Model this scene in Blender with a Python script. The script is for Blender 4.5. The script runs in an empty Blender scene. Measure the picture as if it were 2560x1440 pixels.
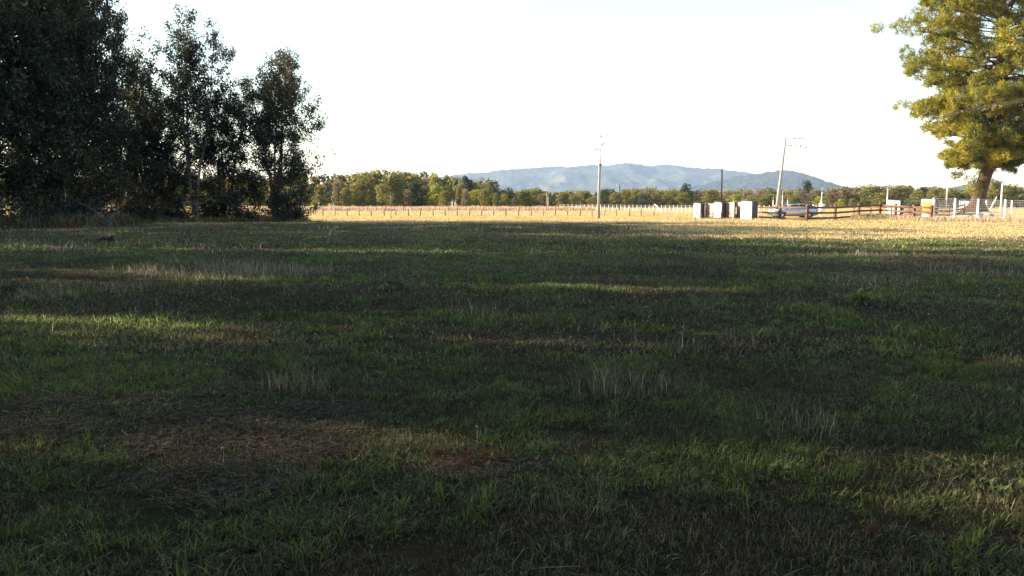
import bpy, math, random
import numpy as np
from mathutils import Vector, Matrix

R = math.radians
rng = np.random.default_rng(7)
random.seed(7)
scene = bpy.context.scene
col = scene.collection

# ---------------------------------------------------------------- camera
EYE, FPX, HORIZ = 1.7, 1950.0, 505.0
PITCH = math.atan((720 - HORIZ) / FPX)
cd = bpy.data.cameras.new('camera')
cam = bpy.data.objects.new('camera', cd)
col.objects.link(cam)
cam.location = (0, 0, EYE)
cam.rotation_euler = (R(90) - PITCH, 0, 0)
cd.sensor_width = 36.0
cd.lens = 36.0 * FPX / 2560.0
cd.clip_start, cd.clip_end = 0.05, 40000
scene.camera = cam

# ---------------------------------------------------------------- sky, sun, exposure
SUN_EL, SUN_BEAR = 20.0, -78.0          # bearing from the view axis, negative = left
w = bpy.data.worlds.new('World')
scene.world = w
w.use_nodes = True
wn = w.node_tree
sky = wn.nodes.new('ShaderNodeTexSky')
sky.sky_type = 'NISHITA'
sky.sun_disc = False
sky.sun_elevation = R(SUN_EL)
sky.sun_rotation = R(SUN_BEAR)
sky.air_density, sky.dust_density, sky.ozone_density = 1.25, .7, .4
wn.links.new(sky.outputs[0], wn.nodes['Background'].inputs[0])
wn.nodes['Background'].inputs[1].default_value = 0.10
sl = bpy.data.lights.new('sun', 'SUN')
sl.energy, sl.angle, sl.color = 5.0, R(0.5), (1.0, 0.84, 0.63)
sun = bpy.data.objects.new('sun', sl)
col.objects.link(sun)
SUNV = Vector((math.sin(R(SUN_BEAR)) * math.cos(R(SUN_EL)), math.cos(R(SUN_BEAR)) * math.cos(R(SUN_EL)), math.sin(R(SUN_EL))))
sun.rotation_euler = SUNV.to_track_quat('Z', 'Y').to_euler()
scene.view_settings.view_transform = 'Standard'
scene.view_settings.look = 'None'
scene.view_settings.exposure = 1.87
scene.view_settings.gamma = 1.0
scene.view_settings.use_curve_mapping = False
scene.cycles.max_bounces = 6
scene.cycles.diffuse_bounces = 3
scene.cycles.transmission_bounces = 4
scene.cycles.transparent_max_bounces = 8
scene.cycles.volume_bounces = 1
scene.cycles.use_denoising = True

# ---------------------------------------------------------------- helpers
def at(px, py, Y):
    """world point on the sight line of a photograph pixel at distance Y"""
    a, b = (px - 1280) / FPX, -(py - 720) / FPX
    dy = math.cos(PITCH) + b * math.sin(PITCH)
    dz = -math.sin(PITCH) + b * math.cos(PITCH)
    t = Y / dy
    return Vector((a * t, Y, EYE + dz * t))

def xat(px, Y): return at(px, HORIZ, Y).x

def ground_d(py):
    a = at(1280, py, 1.0)
    return EYE / (EYE - a.z)

def smooth(t): return t * t * (3 - 2 * t)

def vnoise(x, y, scale, seed=0):
    x = np.asarray(x, float) / scale; y = np.asarray(y, float) / scale
    xi = np.floor(x); yi = np.floor(y)
    fx = smooth(x - xi); fy = smooth(y - yi)
    def h(a, b):
        s = np.sin(a * 127.1 + b * 311.7 + seed * 74.7) * 43758.5453
        return s - np.floor(s)
    return (h(xi, yi) * (1 - fx) + h(xi + 1, yi) * fx) * (1 - fy) + (h(xi, yi + 1) * (1 - fx) + h(xi + 1, yi + 1) * fx) * fy

def fbm(x, y, scale, seed=0, n=3):
    v = 0; a = 1; t = 0
    for i in range(n):
        v = v + a * vnoise(x, y, scale / 2 ** i, seed + i * 13); t += a; a *= .5
    return v / t

def hgt(x, y):
    x = np.asarray(x, float); y = np.asarray(y, float)
    r = np.sqrt(x * x + y * y)
    z = (fbm(x, y, 5, 3, 2) - .5) * .10 + (fbm(x, y, 28, 9, 2) - .5) * .22
    z = z * np.clip((130 - r) / 50, 0, 1) * np.clip(r / 8, .25, 1)
    z = z + .62 * np.exp(-((x - 55) ** 2 / 18 + (y - 92) ** 2 / 14))           # mound at the pine
    z = z + .95 * np.exp(-((x - 53.5) ** 2 / 5.5 + (y - 77) ** 2 / 10))           # spoil bank at the right edge
    z = z + .25 * np.exp(-((x - 40) ** 2 / 90 + (y - 80) ** 2 / 16))
    return z

def gz(x, y): return float(hgt(x, y))

def np_mesh(name, V, quads=None, tris=None, colors=None, smooth_shade=False):
    V = np.ascontiguousarray(V, dtype=np.float32).reshape(-1, 3)
    me = bpy.data.meshes.new(name)
    me.vertices.add(len(V)); me.vertices.foreach_set('co', V.ravel())
    idx = []; starts = []; n = 0
    if quads is not None and len(quads):
        q = np.asarray(quads, np.int32).reshape(-1, 4); idx.append(q.ravel())
        starts.append(np.arange(len(q), dtype=np.int32) * 4); n = q.size
    if tris is not None and len(tris):
        t = np.asarray(tris, np.int32).reshape(-1, 3); idx.append(t.ravel())
        starts.append(n + np.arange(len(t), dtype=np.int32) * 3)
    idx = np.concatenate(idx); starts = np.concatenate(starts)
    me.loops.add(len(idx)); me.loops.foreach_set('vertex_index', idx)
    me.polygons.add(len(starts)); me.polygons.foreach_set('loop_start', starts)
    if smooth_shade: me.polygons.foreach_set('use_smooth', np.ones(len(starts), bool))
    me.update(calc_edges=True)
    if colors is not None:
        c = np.ones((len(V), 4), np.float32); c[:, :3] = colors
        at_ = me.color_attributes.new('col', 'FLOAT_COLOR', 'POINT'); at_.data.foreach_set('color', c.ravel())
    return me

def link(name, me, mat=None, parent=None, loc=None):
    o = bpy.data.objects.new(name, me); col.objects.link(o)
    if mat is not None and me is not None and not len(me.materials): me.materials.append(mat)
    if parent is not None: o.parent = parent
    if loc is not None: o.location = loc
    return o

def tag(o, label=None, cat=None, group=None, kind=None):
    if label: o['label'] = label
    if cat: o['category'] = cat
    if group: o['group'] = group
    if kind: o['kind'] = kind
    return o

def thing(name, label, cat, loc=(0, 0, 0), rz=0.0, group=None):
    o = bpy.data.objects.new(name, None); col.objects.link(o)
    o.location = loc; o.rotation_euler = (0, 0, rz); o.empty_display_size = .3
    return tag(o, label, cat, group)

class MB:
    """collects boxes, tubes and lofts into one mesh"""
    def __init__(s): s.v = []; s.q = []; s.t = []; s.n = 0
    def add(s, V, q=(), t=()):
        for f in q: s.q.append([i + s.n for i in f])
        for f in t: s.t.append([i + s.n for i in f])
        V = [tuple(p) for p in V]; s.v += V; s.n += len(V); return s
    def box(s, c, d, rz=0.0, bev=0.0):
        cx, cy, cz = c; x, y, z = d[0] / 2, d[1] / 2, d[2] / 2
        ca, sa = math.cos(rz), math.sin(rz)
        def P(a, b, e): return (cx + a * ca - b * sa, cy + a * sa + b * ca, cz + e)
        if bev <= 0:
            V = [P(a, b, e) for e in (-z, z) for a, b in ((-x, -y), (x, -y), (x, y), (-x, y))]
            return s.add(V, [(3, 2, 1, 0), (4, 5, 6, 7), (0, 1, 5, 4), (1, 2, 6, 5), (2, 3, 7, 6), (3, 0, 4, 7)])
        b = bev
        ring = [(-x + b, -y), (x - b, -y), (x, -y + b), (x, y - b), (x - b, y), (-x + b, y), (-x, y - b), (-x, -y + b)]
        V = []
        for e, k in ((-z, 1), (z - b, 1), (z, 0)):
            for (a, c2) in ring:
                if k == 0: a *= (x - b) / x; c2 *= (y - b) / y
                V.append(P(a, c2, e))
        q = []
        for l in range(2):
            for i in range(8): j = (i + 1) % 8; q.append((l * 8 + i, l * 8 + j, l * 8 + 8 + j, l * 8 + 8 + i))
        q += [(16, 17, 18, 19), (16, 19, 20, 23), (20, 21, 22, 23)]
        return s.add(V, q)
    def tube(s, pts, rad, n=8, cap=True):
        V, q = tube(np.array([tuple(p) for p in pts], float), rad, n)
        t = []
        if cap:
            k = len(V); V = np.vstack([V, np.array(tuple(pts[0]))[None], np.array(tuple(pts[-1]))[None]])
            m = len(pts)
            for i in range(n):
                j = (i + 1) % n; t.append((k, j, i)); t.append((k + 1, (m - 1) * n + i, (m - 1) * n + j))
        return s.add(V, q, t)
    def build(s, name, mat, parent=None, smooth_shade=False, loc=None):
        return link(name, np_mesh(name, s.v, s.q, s.t, smooth_shade=smooth_shade), mat, parent, loc)

def tube(P, rad, n=6):
    P = np.asarray(P, float); m = len(P)
    rad = np.broadcast_to(np.asarray(rad, float), (m,))
    T = np.gradient(P, axis=0); T /= np.linalg.norm(T, axis=1)[:, None] + 1e-9
    ref = np.where(np.abs(T[:, 2:3]) > .9, np.array([[1., 0, 0]]), np.array([[0, 0, 1.]]))
    if abs(T[:, 2]).mean() > .6: ref = np.tile(np.array([[1., 0, 0]]), (m, 1))
    A = np.cross(T, ref); A /= np.linalg.norm(A, axis=1)[:, None] + 1e-9
    B = np.cross(T, A)
    th = np.arange(n) * 2 * np.pi / n
    V = P[:, None] + rad[:, None, None] * (A[:, None] * np.cos(th)[None, :, None] + B[:, None] * np.sin(th)[None, :, None])
    q = []
    for i in range(m - 1):
        for j in range(n):
            k = (j + 1) % n; q.append((i * n + j, i * n + k, i * n + n + k, i * n + n + j))
    return V.reshape(-1, 3), np.array(q)

# ---------------------------------------------------------------- materials
def new_mat(name):
    m = bpy.data.materials.new(name); m.use_nodes = True
    nt = m.node_tree; nt.nodes.clear()
    out = nt.nodes.new('ShaderNodeOutputMaterial')
    return m, nt, out

def noise_node(nt, scale, detail=4, coord='Object', rough=.6, stretch=None):
    tc = nt.nodes.new('ShaderNodeTexCoord')
    n = nt.nodes.new('ShaderNodeTexNoise'); n.inputs['Scale'].default_value = scale
    n.inputs['Detail'].default_value = detail; n.inputs['Roughness'].default_value = rough
    if coord == 'World':
        g = nt.nodes.new('ShaderNodeNewGeometry'); src = g.outputs['Position']
    else: src = tc.outputs[coord]
    if stretch:
        mp = nt.nodes.new('ShaderNodeMapping'); mp.inputs['Scale'].default_value = stretch
        nt.links.new(src, mp.inputs[0]); src = mp.outputs[0]
    nt.links.new(src, n.inputs['Vector'])
    return n

def ramp(nt, src, stops):
    r = nt.nodes.new('ShaderNodeValToRGB')
    e = r.color_ramp.elements
    while len(e) < len(stops): e.new(.5)
    for i, (p, c) in enumerate(stops): e[i].position = p; e[i].color = (*c, 1)
    nt.links.new(src, r.inputs[0]); return r

def plain(name, c, rough=.7, var=.25, scale=3.0, metal=0.0, bump=0.0, bscale=30, stretch=None, spec=.3, coord='Object'):
    m, nt, out = new_mat(name)
    p = nt.nodes.new('ShaderNodeBsdfPrincipled')
    p.inputs['Roughness'].default_value = rough; p.inputs['Metallic'].default_value = metal
    p.inputs['Specular IOR Level'].default_value = spec
    n = noise_node(nt, scale, 5, coord, stretch=stretch)
    lo = tuple(max(0, x * (1 - var)) for x in c); hi = tuple(min(1, x * (1 + var)) for x in c)
    r = ramp(nt, n.outputs[0], [(.3, lo), (.7, hi)])
    nt.links.new(r.outputs[0], p.inputs['Base Color'])
    if bump:
        n2 = noise_node(nt, bscale, 4, coord, stretch=stretch)
        b = nt.nodes.new('ShaderNodeBump'); b.inputs['Strength'].default_value = bump; b.inputs['Distance'].default_value = .05
        nt.links.new(n2.outputs[0], b.inputs['Height']); nt.links.new(b.outputs[0], p.inputs['Normal'])
    nt.links.new(p.outputs[0], out.inputs[0]); return m

def leafy(name, tint=(1, 1, 1), trans=.35, gloss=.0, rough=.5, wscale=None):
    """leaves and blades: the vertex colour 'col', thin and translucent"""
    m, nt, out = new_mat(name)
    a = nt.nodes.new('ShaderNodeAttribute'); a.attribute_name = 'col'
    mu = nt.nodes.new('ShaderNodeMix'); mu.data_type = 'RGBA'; mu.blend_type = 'MULTIPLY'; mu.inputs[0].default_value = 1
    nt.links.new(a.outputs['Color'], mu.inputs[6]); mu.inputs[7].default_value = (*tint, 1)
    c = mu.outputs[2]
    if wscale:
        n = noise_node(nt, wscale, 3, 'World')
        r = ramp(nt, n.outputs[0], [(.3, (.72, .74, .74)), (.7, (1.22, 1.18, 1.1))])
        m2 = nt.nodes.new('ShaderNodeMix'); m2.data_type = 'RGBA'; m2.blend_type = 'MULTIPLY'; m2.inputs[0].default_value = 1
        nt.links.new(c, m2.inputs[6]); nt.links.new(r.outputs[0], m2.inputs[7]); c = m2.outputs[2]
    d = nt.nodes.new('ShaderNodeBsdfDiffuse'); t = nt.nodes.new('ShaderNodeBsdfTranslucent')
    nt.links.new(c, d.inputs[0]); nt.links.new(c, t.inputs[0])
    mx = nt.nodes.new('ShaderNodeMixShader'); mx.inputs[0].default_value = trans
    nt.links.new(d.outputs[0], mx.inputs[1]); nt.links.new(t.outputs[0], mx.inputs[2])
    last = mx.outputs[0]
    if gloss > 0:
        g = nt.nodes.new('ShaderNodeBsdfGlossy'); g.inputs['Roughness'].default_value = rough
        g.inputs[0].default_value = (.8, .85, .9, 1)
        m3 = nt.nodes.new('ShaderNodeMixShader'); m3.inputs[0].default_value = gloss
        nt.links.new(last, m3.inputs[1]); nt.links.new(g.outputs[0], m3.inputs[2]); last = m3.outputs[0]
    nt.links.new(last, out.inputs[0]); return m

def ground_mat():
    m, nt, out = new_mat('field_soil_and_thatch')
    p = nt.nodes.new('ShaderNodeBsdfDiffuse')
    big = noise_node(nt, .09, 5, 'World'); fine = noise_node(nt, 14.0, 8, 'World', .75); mid = noise_node(nt, .9, 4, 'World')
    rg = ramp(nt, fine.outputs[0], [(.25, (.020, .016, .010)), (.5, (.055, .044, .027)), (.8, (.12, .095, .06))])
    rs = ramp(nt, fine.outputs[0], [(.2, (.26, .18, .09)), (.55, (.48, .35, .18)), (.85, (.58, .44, .25))])
    rgr = ramp(nt, mid.outputs[0], [(.45, (0, 0, 0)), (.7, (1, 1, 1))])
    gmix = nt.nodes.new('ShaderNodeMix'); gmix.data_type = 'RGBA'
    nt.links.new(rgr.outputs[0], gmix.inputs[0]); nt.links.new(rg.outputs[0], gmix.inputs[6]); gmix.inputs[7].default_value = (.035, .045, .018, 1)
    # the far pasture is dry straw: mix by distance down the field
    g = nt.nodes.new('ShaderNodeNewGeometry'); sx = nt.nodes.new('ShaderNodeSeparateXYZ'); nt.links.new(g.outputs['Position'], sx.inputs[0])
    mr = nt.nodes.new('ShaderNodeMapRange'); mr.inputs[1].default_value = 50; mr.inputs[2].default_value = 62
    ad = nt.nodes.new('ShaderNodeMath'); ad.operation = 'MULTIPLY_ADD'; ad.inputs[1].default_value = 30; 
    nt.links.new(big.outputs[0], ad.inputs[0]); 
    sb = nt.nodes.new('ShaderNodeMath'); sb.operation = 'SUBTRACT'; sb.inputs[1].default_value = 15; nt.links.new(sx.outputs[1], sb.inputs[0])
    mx_ = nt.nodes.new('ShaderNodeMapRange'); mx_.inputs[1].default_value = 4; mx_.inputs[2].default_value = 13; mx_.inputs[4].default_value = 22; nt.links.new(sx.outputs[0], mx_.inputs[0])
    sb2 = nt.nodes.new('ShaderNodeMath'); sb2.operation = 'ADD'; nt.links.new(sb.outputs[0], sb2.inputs[0]); nt.links.new(mx_.outputs[0], sb2.inputs[1])
    nt.links.new(sb2.outputs[0], ad.inputs[2]); nt.links.new(ad.outputs[0], mr.inputs[0])
    fm = nt.nodes.new('ShaderNodeMix'); fm.data_type = 'RGBA'
    nt.links.new(mr.outputs[0], fm.inputs[0]); nt.links.new(gmix.outputs[2], fm.inputs[6]); nt.links.new(rs.outputs[0], fm.inputs[7])
    nt.links.new(fm.outputs[2], p.inputs[0])
    b = nt.nodes.new('ShaderNodeBump'); b.inputs['Strength'].default_value = .8; b.inputs['Distance'].default_value = .06
    nt.links.new(fine.outputs[0], b.inputs['Height']); nt.links.new(b.outputs[0], p.inputs['Normal'])
    nt.links.new(p.outputs[0], out.inputs[0]); return m

M = {}
M['ground'] = ground_mat()
M['grass'] = leafy('grass_blades', trans=.40, gloss=.012, rough=.5, wscale=.35)
M['leaf'] = leafy('broadleaf_foliage', trans=.34, gloss=.03, rough=.45)
M['far_leaf'] = leafy('far_foliage', trans=.42)
M['needle'] = leafy('pine_needles', trans=.32, gloss=.02)
M['bark'] = plain('grey_bark', (.13, .105, .08), .9, .45, 2.5, bump=.6, bscale=14, stretch=(6, 6, 1))
M['pale_bark'] = plain('pale_bark', (.17, .15, .125), .85, .4, 2.0, bump=.4, bscale=12, stretch=(3, 3, 1))
M['pine_bark'] = plain('pine_bark', (.085, .055, .038), .95, .6, 3.2, bump=1.0, bscale=7, stretch=(4, 4, .8))
M['deadwood'] = plain('grey_dead_wood', (.16, .14, .125), .9, .35, 4)
M['darkwood'] = plain('dark_rotten_wood', (.035, .026, .02), .95, .4, 5, bump=.5)
M['rail'] = plain('brown_stained_timber', (.125, .068, .04), .75, .35, 2.0, bump=.3, bscale=20, stretch=(1, 1, 8))
M['post'] = plain('weathered_post_timber', (.26, .20, .145), .9, .35, 4, bump=.3)
M['concrete'] = plain('pale_concrete', (.30, .29, .275), .85, .18, 1.5, bump=.2, bscale=40)
M['white_paint'] = plain('white_paint', (.78, .77, .74), .6, .06, 3)
M['galv'] = plain('galvanised_steel', (.45, .46, .47), .45, .15, 4, metal=.6)
M['dark_metal'] = plain('dark_painted_metal', (.045, .04, .042), .5, .25, 3, metal=.2)
M['brown_metal'] = plain('brown_corrugated_sheet', (.34, .27, .25), .55, .2, 2)
M['frame_metal'] = plain('pale_tube_frame', (.42, .36, .31), .5, .15, 3)
M['wire'] = plain('wire', (.32, .31, .30), .5, .1, 3, metal=.5)
M['orange'] = plain('orange_painted_board', (.62, .24, .03), .65, .15, 3)
M['porcelain'] = plain('grey_porcelain', (.30, .30, .31), .3, .1, 5, spec=.5)
M['brown_leaf'] = leafy('dead_leaves', trans=.3)
M['seed'] = plain('seed_fluff', (.34, .33, .30), .9, .1, 20)
M['gravel'] = plain('sandy_gravel', (.50, .42, .32), .95, .25, 1.2, bump=.6, bscale=20, coord='Object')

def stone_mat(name, joint, face):
    m, nt, out = new_mat(name)
    p = nt.nodes.new('ShaderNodeBsdfPrincipled'); p.inputs['Roughness'].default_value = .85
    tc = nt.nodes.new('ShaderNodeTexCoord')
    v = nt.nodes.new('ShaderNodeTexVoronoi'); v.feature = 'DISTANCE_TO_EDGE'; v.inputs['Scale'].default_value = 5.5
    nt.links.new(tc.outputs['Object'], v.inputs['Vector'])
    r = ramp(nt, v.outputs['Distance'], [(.02, joint), (.07, face)])
    n = noise_node(nt, 6, 3); r2 = ramp(nt, n.outputs[0], [(.3, (.8, .8, .8)), (.7, (1, 1, 1))])
    mu = nt.nodes.new('ShaderNodeMix'); mu.data_type = 'RGBA'; mu.blend_type = 'MULTIPLY'; mu.inputs[0].default_value = 1
    nt.links.new(r.outputs[0], mu.inputs[6]); nt.links.new(r2.outputs[0], mu.inputs[7]); nt.links.new(mu.outputs[2], p.inputs['Base Color'])
    b = nt.nodes.new('ShaderNodeBump'); b.inputs['Strength'].default_value = .5; b.inputs['Distance'].default_value = .03
    nt.links.new(r.outputs[0], b.inputs['Height']); nt.links.new(b.outputs[0], p.inputs['Normal'])
    nt.links.new(p.outputs[0], out.inputs[0]); return m
M['stone'] = stone_mat('pale_stone_facing', (.58, .54, .49), (.80, .77, .73))
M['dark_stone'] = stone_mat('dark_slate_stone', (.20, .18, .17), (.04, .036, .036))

def paint(name, c, metal=.6, rough=.3):
    m, nt, out = new_mat(name)
    p = nt.nodes.new('ShaderNodeBsdfPrincipled'); p.inputs['Base Color'].default_value = (*c, 1)
    p.inputs['Metallic'].default_value = metal; p.inputs['Roughness'].default_value = rough
    p.inputs['Coat Weight'].default_value = .4
    nt.links.new(p.outputs[0], out.inputs[0]); return m
M['car'] = paint('silver_blue_car_paint', (.40, .44, .50), .45, .35)
M['glass'] = paint('dark_car_glass', (.02, .025, .03), 0, .06)
M['tyre'] = plain('tyre_rubber', (.02, .02, .02), .85, .1, 5)
M['alloy'] = paint('alloy_rim', (.5, .5, .52), .8, .35)
M['red'] = paint('red_tail_lamp', (.45, .02, .02), 0, .2)
M['lamp'] = paint('clear_head_lamp', (.75, .77, .8), .2, .15)
M['plastic'] = plain('black_plastic_trim', (.03, .03, .032), .6, .1, 4)

# ---------------------------------------------------------------- ground
def axis(fine_lo, fine_hi, step, far_lo, far_hi):
    a = list(np.arange(fine_lo, fine_hi + 1e-6, step)); s = step
    x = a[-1]
    while x < far_hi: s *= 1.22; x += s; a.append(min(x, far_hi))
    x = a[0]; s = step
    while x > far_lo: s *= 1.22; x -= s; a.insert(0, max(x, far_lo))
    return np.array(a)
gx, gy = axis(-45, 75, .5, -14000, 14000), axis(-10, 125, .5, -2500, 16000)
X, Y = np.meshgrid(gx, gy)
Z = hgt(X, Y)
nx, ny = len(gx), len(gy)
ii = (np.arange(ny - 1)[:, None] * nx + np.arange(nx - 1)[None]).ravel()
ground = link('ground', np_mesh('ground', np.stack([X, Y, Z], -1).reshape(-1, 3), np.stack([ii, ii + 1, ii + nx + 1, ii + nx], -1), smooth_shade=True), M['ground'])
tag(ground, 'shaded meadow running out to dry sunlit pasture', 'ground', kind='structure')

def sheet(name, outline, mat, lift=.012):
    """a strip on the ground between two polylines of equal length"""
    A, B = outline; n = 10; V = []
    for i in range(len(A)):
        for k in range(n + 1):
            p = Vector(A[i]).lerp(Vector(B[i]), k / n); V.append((p.x, p.y, gz(p.x, p.y) + lift))
    q = [(i * (n + 1) + k, i * (n + 1) + k + 1, (i + 1) * (n + 1) + k + 1, (i + 1) * (n + 1) + k) for i in range(len(A) - 1) for k in range(n)]
    return link(name, np_mesh(name, V, q, smooth_shade=True), mat)
ts = np.linspace(0, 1, 40)
drive = sheet('gravel_drive', ([(xat(1800 + 700 * t, 79 + 12 * t), 80.0 + 9 * t) for t in ts], [(xat(1800 + 700 * t, 86 + 14 * t), 88.5 + 12 * t) for t in ts]), M['gravel'])
tag(drive, 'pale sandy drive behind the brown rail fence', 'road', kind='structure')

# ---------------------------------------------------------------- hills
def hill(name, prof, Yr, Yf, lab, seed, mat, tree=7.0, rough=1.0):
    px = np.array([p[0] for p in prof], float); py = np.array([p[1] for p in prof], float)
    n, m = 300, 90
    u = np.linspace(px[0], px[-1], n)
    rz = np.array([at(a, b, Yr).z for a, b in zip(u, np.interp(u, px, py))])
    rz = np.maximum(rz + (fbm(u, u * 0, 46, seed + 40, 3) - .5) * .07 * rz.max(), 0)
    rx = np.array([xat(a, Yr) for a in u])
    s = np.concatenate([np.linspace(0, 1, m), 1 + np.linspace(.02, .8, 14)])
    S, RX = np.meshgrid(s, rx, indexing='ij'); RZ = np.broadcast_to(rz, S.shape)
    Yg = Yf + (Yr - Yf) * S
    up = np.clip(S, 0, 1); dn = np.clip(S - 1, 0, 1)
    Zg = RZ * (up ** 1.25) * (1 - dn) ** 1.2
    env = np.sin(np.clip(up, 0, 1) * np.pi) ** .8
    gul = np.abs(fbm(RX, Yg * .45, 420, seed, 4) - .5) * 2
    Zg = Zg + env * RZ.max() * .55 * (gul - .30) * rough * (RZ / RZ.max())
    Zg = Zg + (vnoise(RX, Yg, 26, seed + 5) + .6 * vnoise(RX, Yg, 11, seed + 6)) * tree * 1.5 * np.clip(RZ / 30, 0, 1) * (.35 + .65 * np.clip(up * 4, 0, 1)) - tree * .9
    Zg[0] = -8
    V = np.stack([RX, Yg, Zg], -1).reshape(-1, 3)
    N = n; M_ = len(s)
    i = (np.arange(M_ - 1)[:, None] * N + np.arange(N - 1)[None]).ravel()
    o = link(name, np_mesh(name, V, np.stack([i, i + 1, i + N + 1, i + N], -1), smooth_shade=False), mat)
    return tag(o, lab, 'hill', kind='structure')
def forest_mat(name, a, b, c):
    m, nt, out = new_mat(name)
    d = nt.nodes.new('ShaderNodeBsdfDiffuse')
    n = noise_node(nt, .0035, 6, 'World', .65); n2 = noise_node(nt, .03, 4, 'World')
    r = ramp(nt, n.outputs[0], [(.35, a), (.52, b), (.62, c)])
    r2 = ramp(nt, n2.outputs[0], [(.3, (.65, .65, .65)), (.7, (1.25, 1.25, 1.25))])
    mu = nt.nodes.new('ShaderNodeMix'); mu.data_type = 'RGBA'; mu.blend_type = 'MULTIPLY'; mu.inputs[0].default_value = 1
    nt.links.new(r.outputs[0], mu.inputs[6]); nt.links.new(r2.outputs[0], mu.inputs[7])
    nt.links.new(mu.outputs[2], d.inputs[0]); nt.links.new(d.outputs[0], out.inputs[0]); return m
M['forest'] = forest_mat('hill_forest', (.03, .045, .028), (.055, .07, .04), (.12, .12, .08))
M['forest_dark'] = forest_mat('dark_hill_forest', (.018, .028, .02), (.026, .036, .024), (.045, .05, .035))
hill('hill', [(760, 478), (900, 462), (1040, 448), (1120, 441), (1160, 434), (1240, 428), (1310, 421), (1400, 418), (1470, 415), (1530, 412), (1560, 409.5), (1600, 411), (1625, 415), (1660, 411), (1680, 412), (1710, 417), (1760, 420), (1800, 424), (1850, 431), (1900, 440), (1980, 455), (2080, 476), (2160, 500)], 6200, 4300, 'long pale blue hill behind the tall pole', 3, M['forest'])
hill('hill', [(1560, 498), (1660, 480), (1740, 464), (1800, 450), (1850, 441), (1880, 439), (1910, 433), (1935, 429), (1952, 424), (1962, 426), (1980, 431), (2000, 441), (2030, 449), (2050, 459), (2070, 470), (2090, 482), (2120, 493), (2160, 502)], 4100, 3100, 'darker wooded hill with a pointed top behind the leaning pole', 11, M['forest_dark'], tree=8)
hill('hill', [(2150, 496), (2230, 480), (2300, 474), (2370, 472), (2410, 466), (2450, 468), (2540, 476), (2640, 482), (2760, 496)], 2600, 2000, 'low wooded rise on the horizon behind the pine', 19, M['forest'], tree=5)

# ---------------------------------------------------------------- near broadleaf trees
def leaf_cloud(C, size, rg, palette, aspect=.5, up=.3, jit=.35):
    """diamond leaves at centres C"""
    n = len(C)
    d = rg.normal(size=(n, 3)); d[:, 2] += up; d /= np.linalg.norm(d, axis=1)[:, None]
    e = rg.normal(size=(n, 3)); e -= (e * d).sum(1)[:, None] * d; e /= np.linalg.norm(e, axis=1)[:, None] + 1e-9
    L = size * (1 + jit * rg.normal(size=n)).clip(.4, 1.9)
    a = d * L[:, None] * .5; b = e * (L * aspect)[:, None] * .5
    V = np.stack([C - a, C + b + a * .1, C + a, C - b + a * .1], 1).reshape(-1, 3)
    q = np.arange(n * 4).reshape(-1, 4)
    pal = np.array(palette); k = rg.integers(0, len(pal), n)
    c = pal[k] * (1 + .22 * rg.normal(size=(n, 1))).clip(.4, 1.7)
    return V, q, np.repeat(c, 4, axis=0)

def limb(p0, d0, L, n, rg, wob=.12, lift=.0):
    P = [np.array(p0, float)]; d = np.array(d0, float); d /= np.linalg.norm(d)
    for i in range(n):
        d = d + rg.normal(size=3) * wob + np.array([0, 0, lift]); d /= np.linalg.norm(d)
        P.append(P[-1] + d * L / n)
    return np.array(P)

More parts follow.
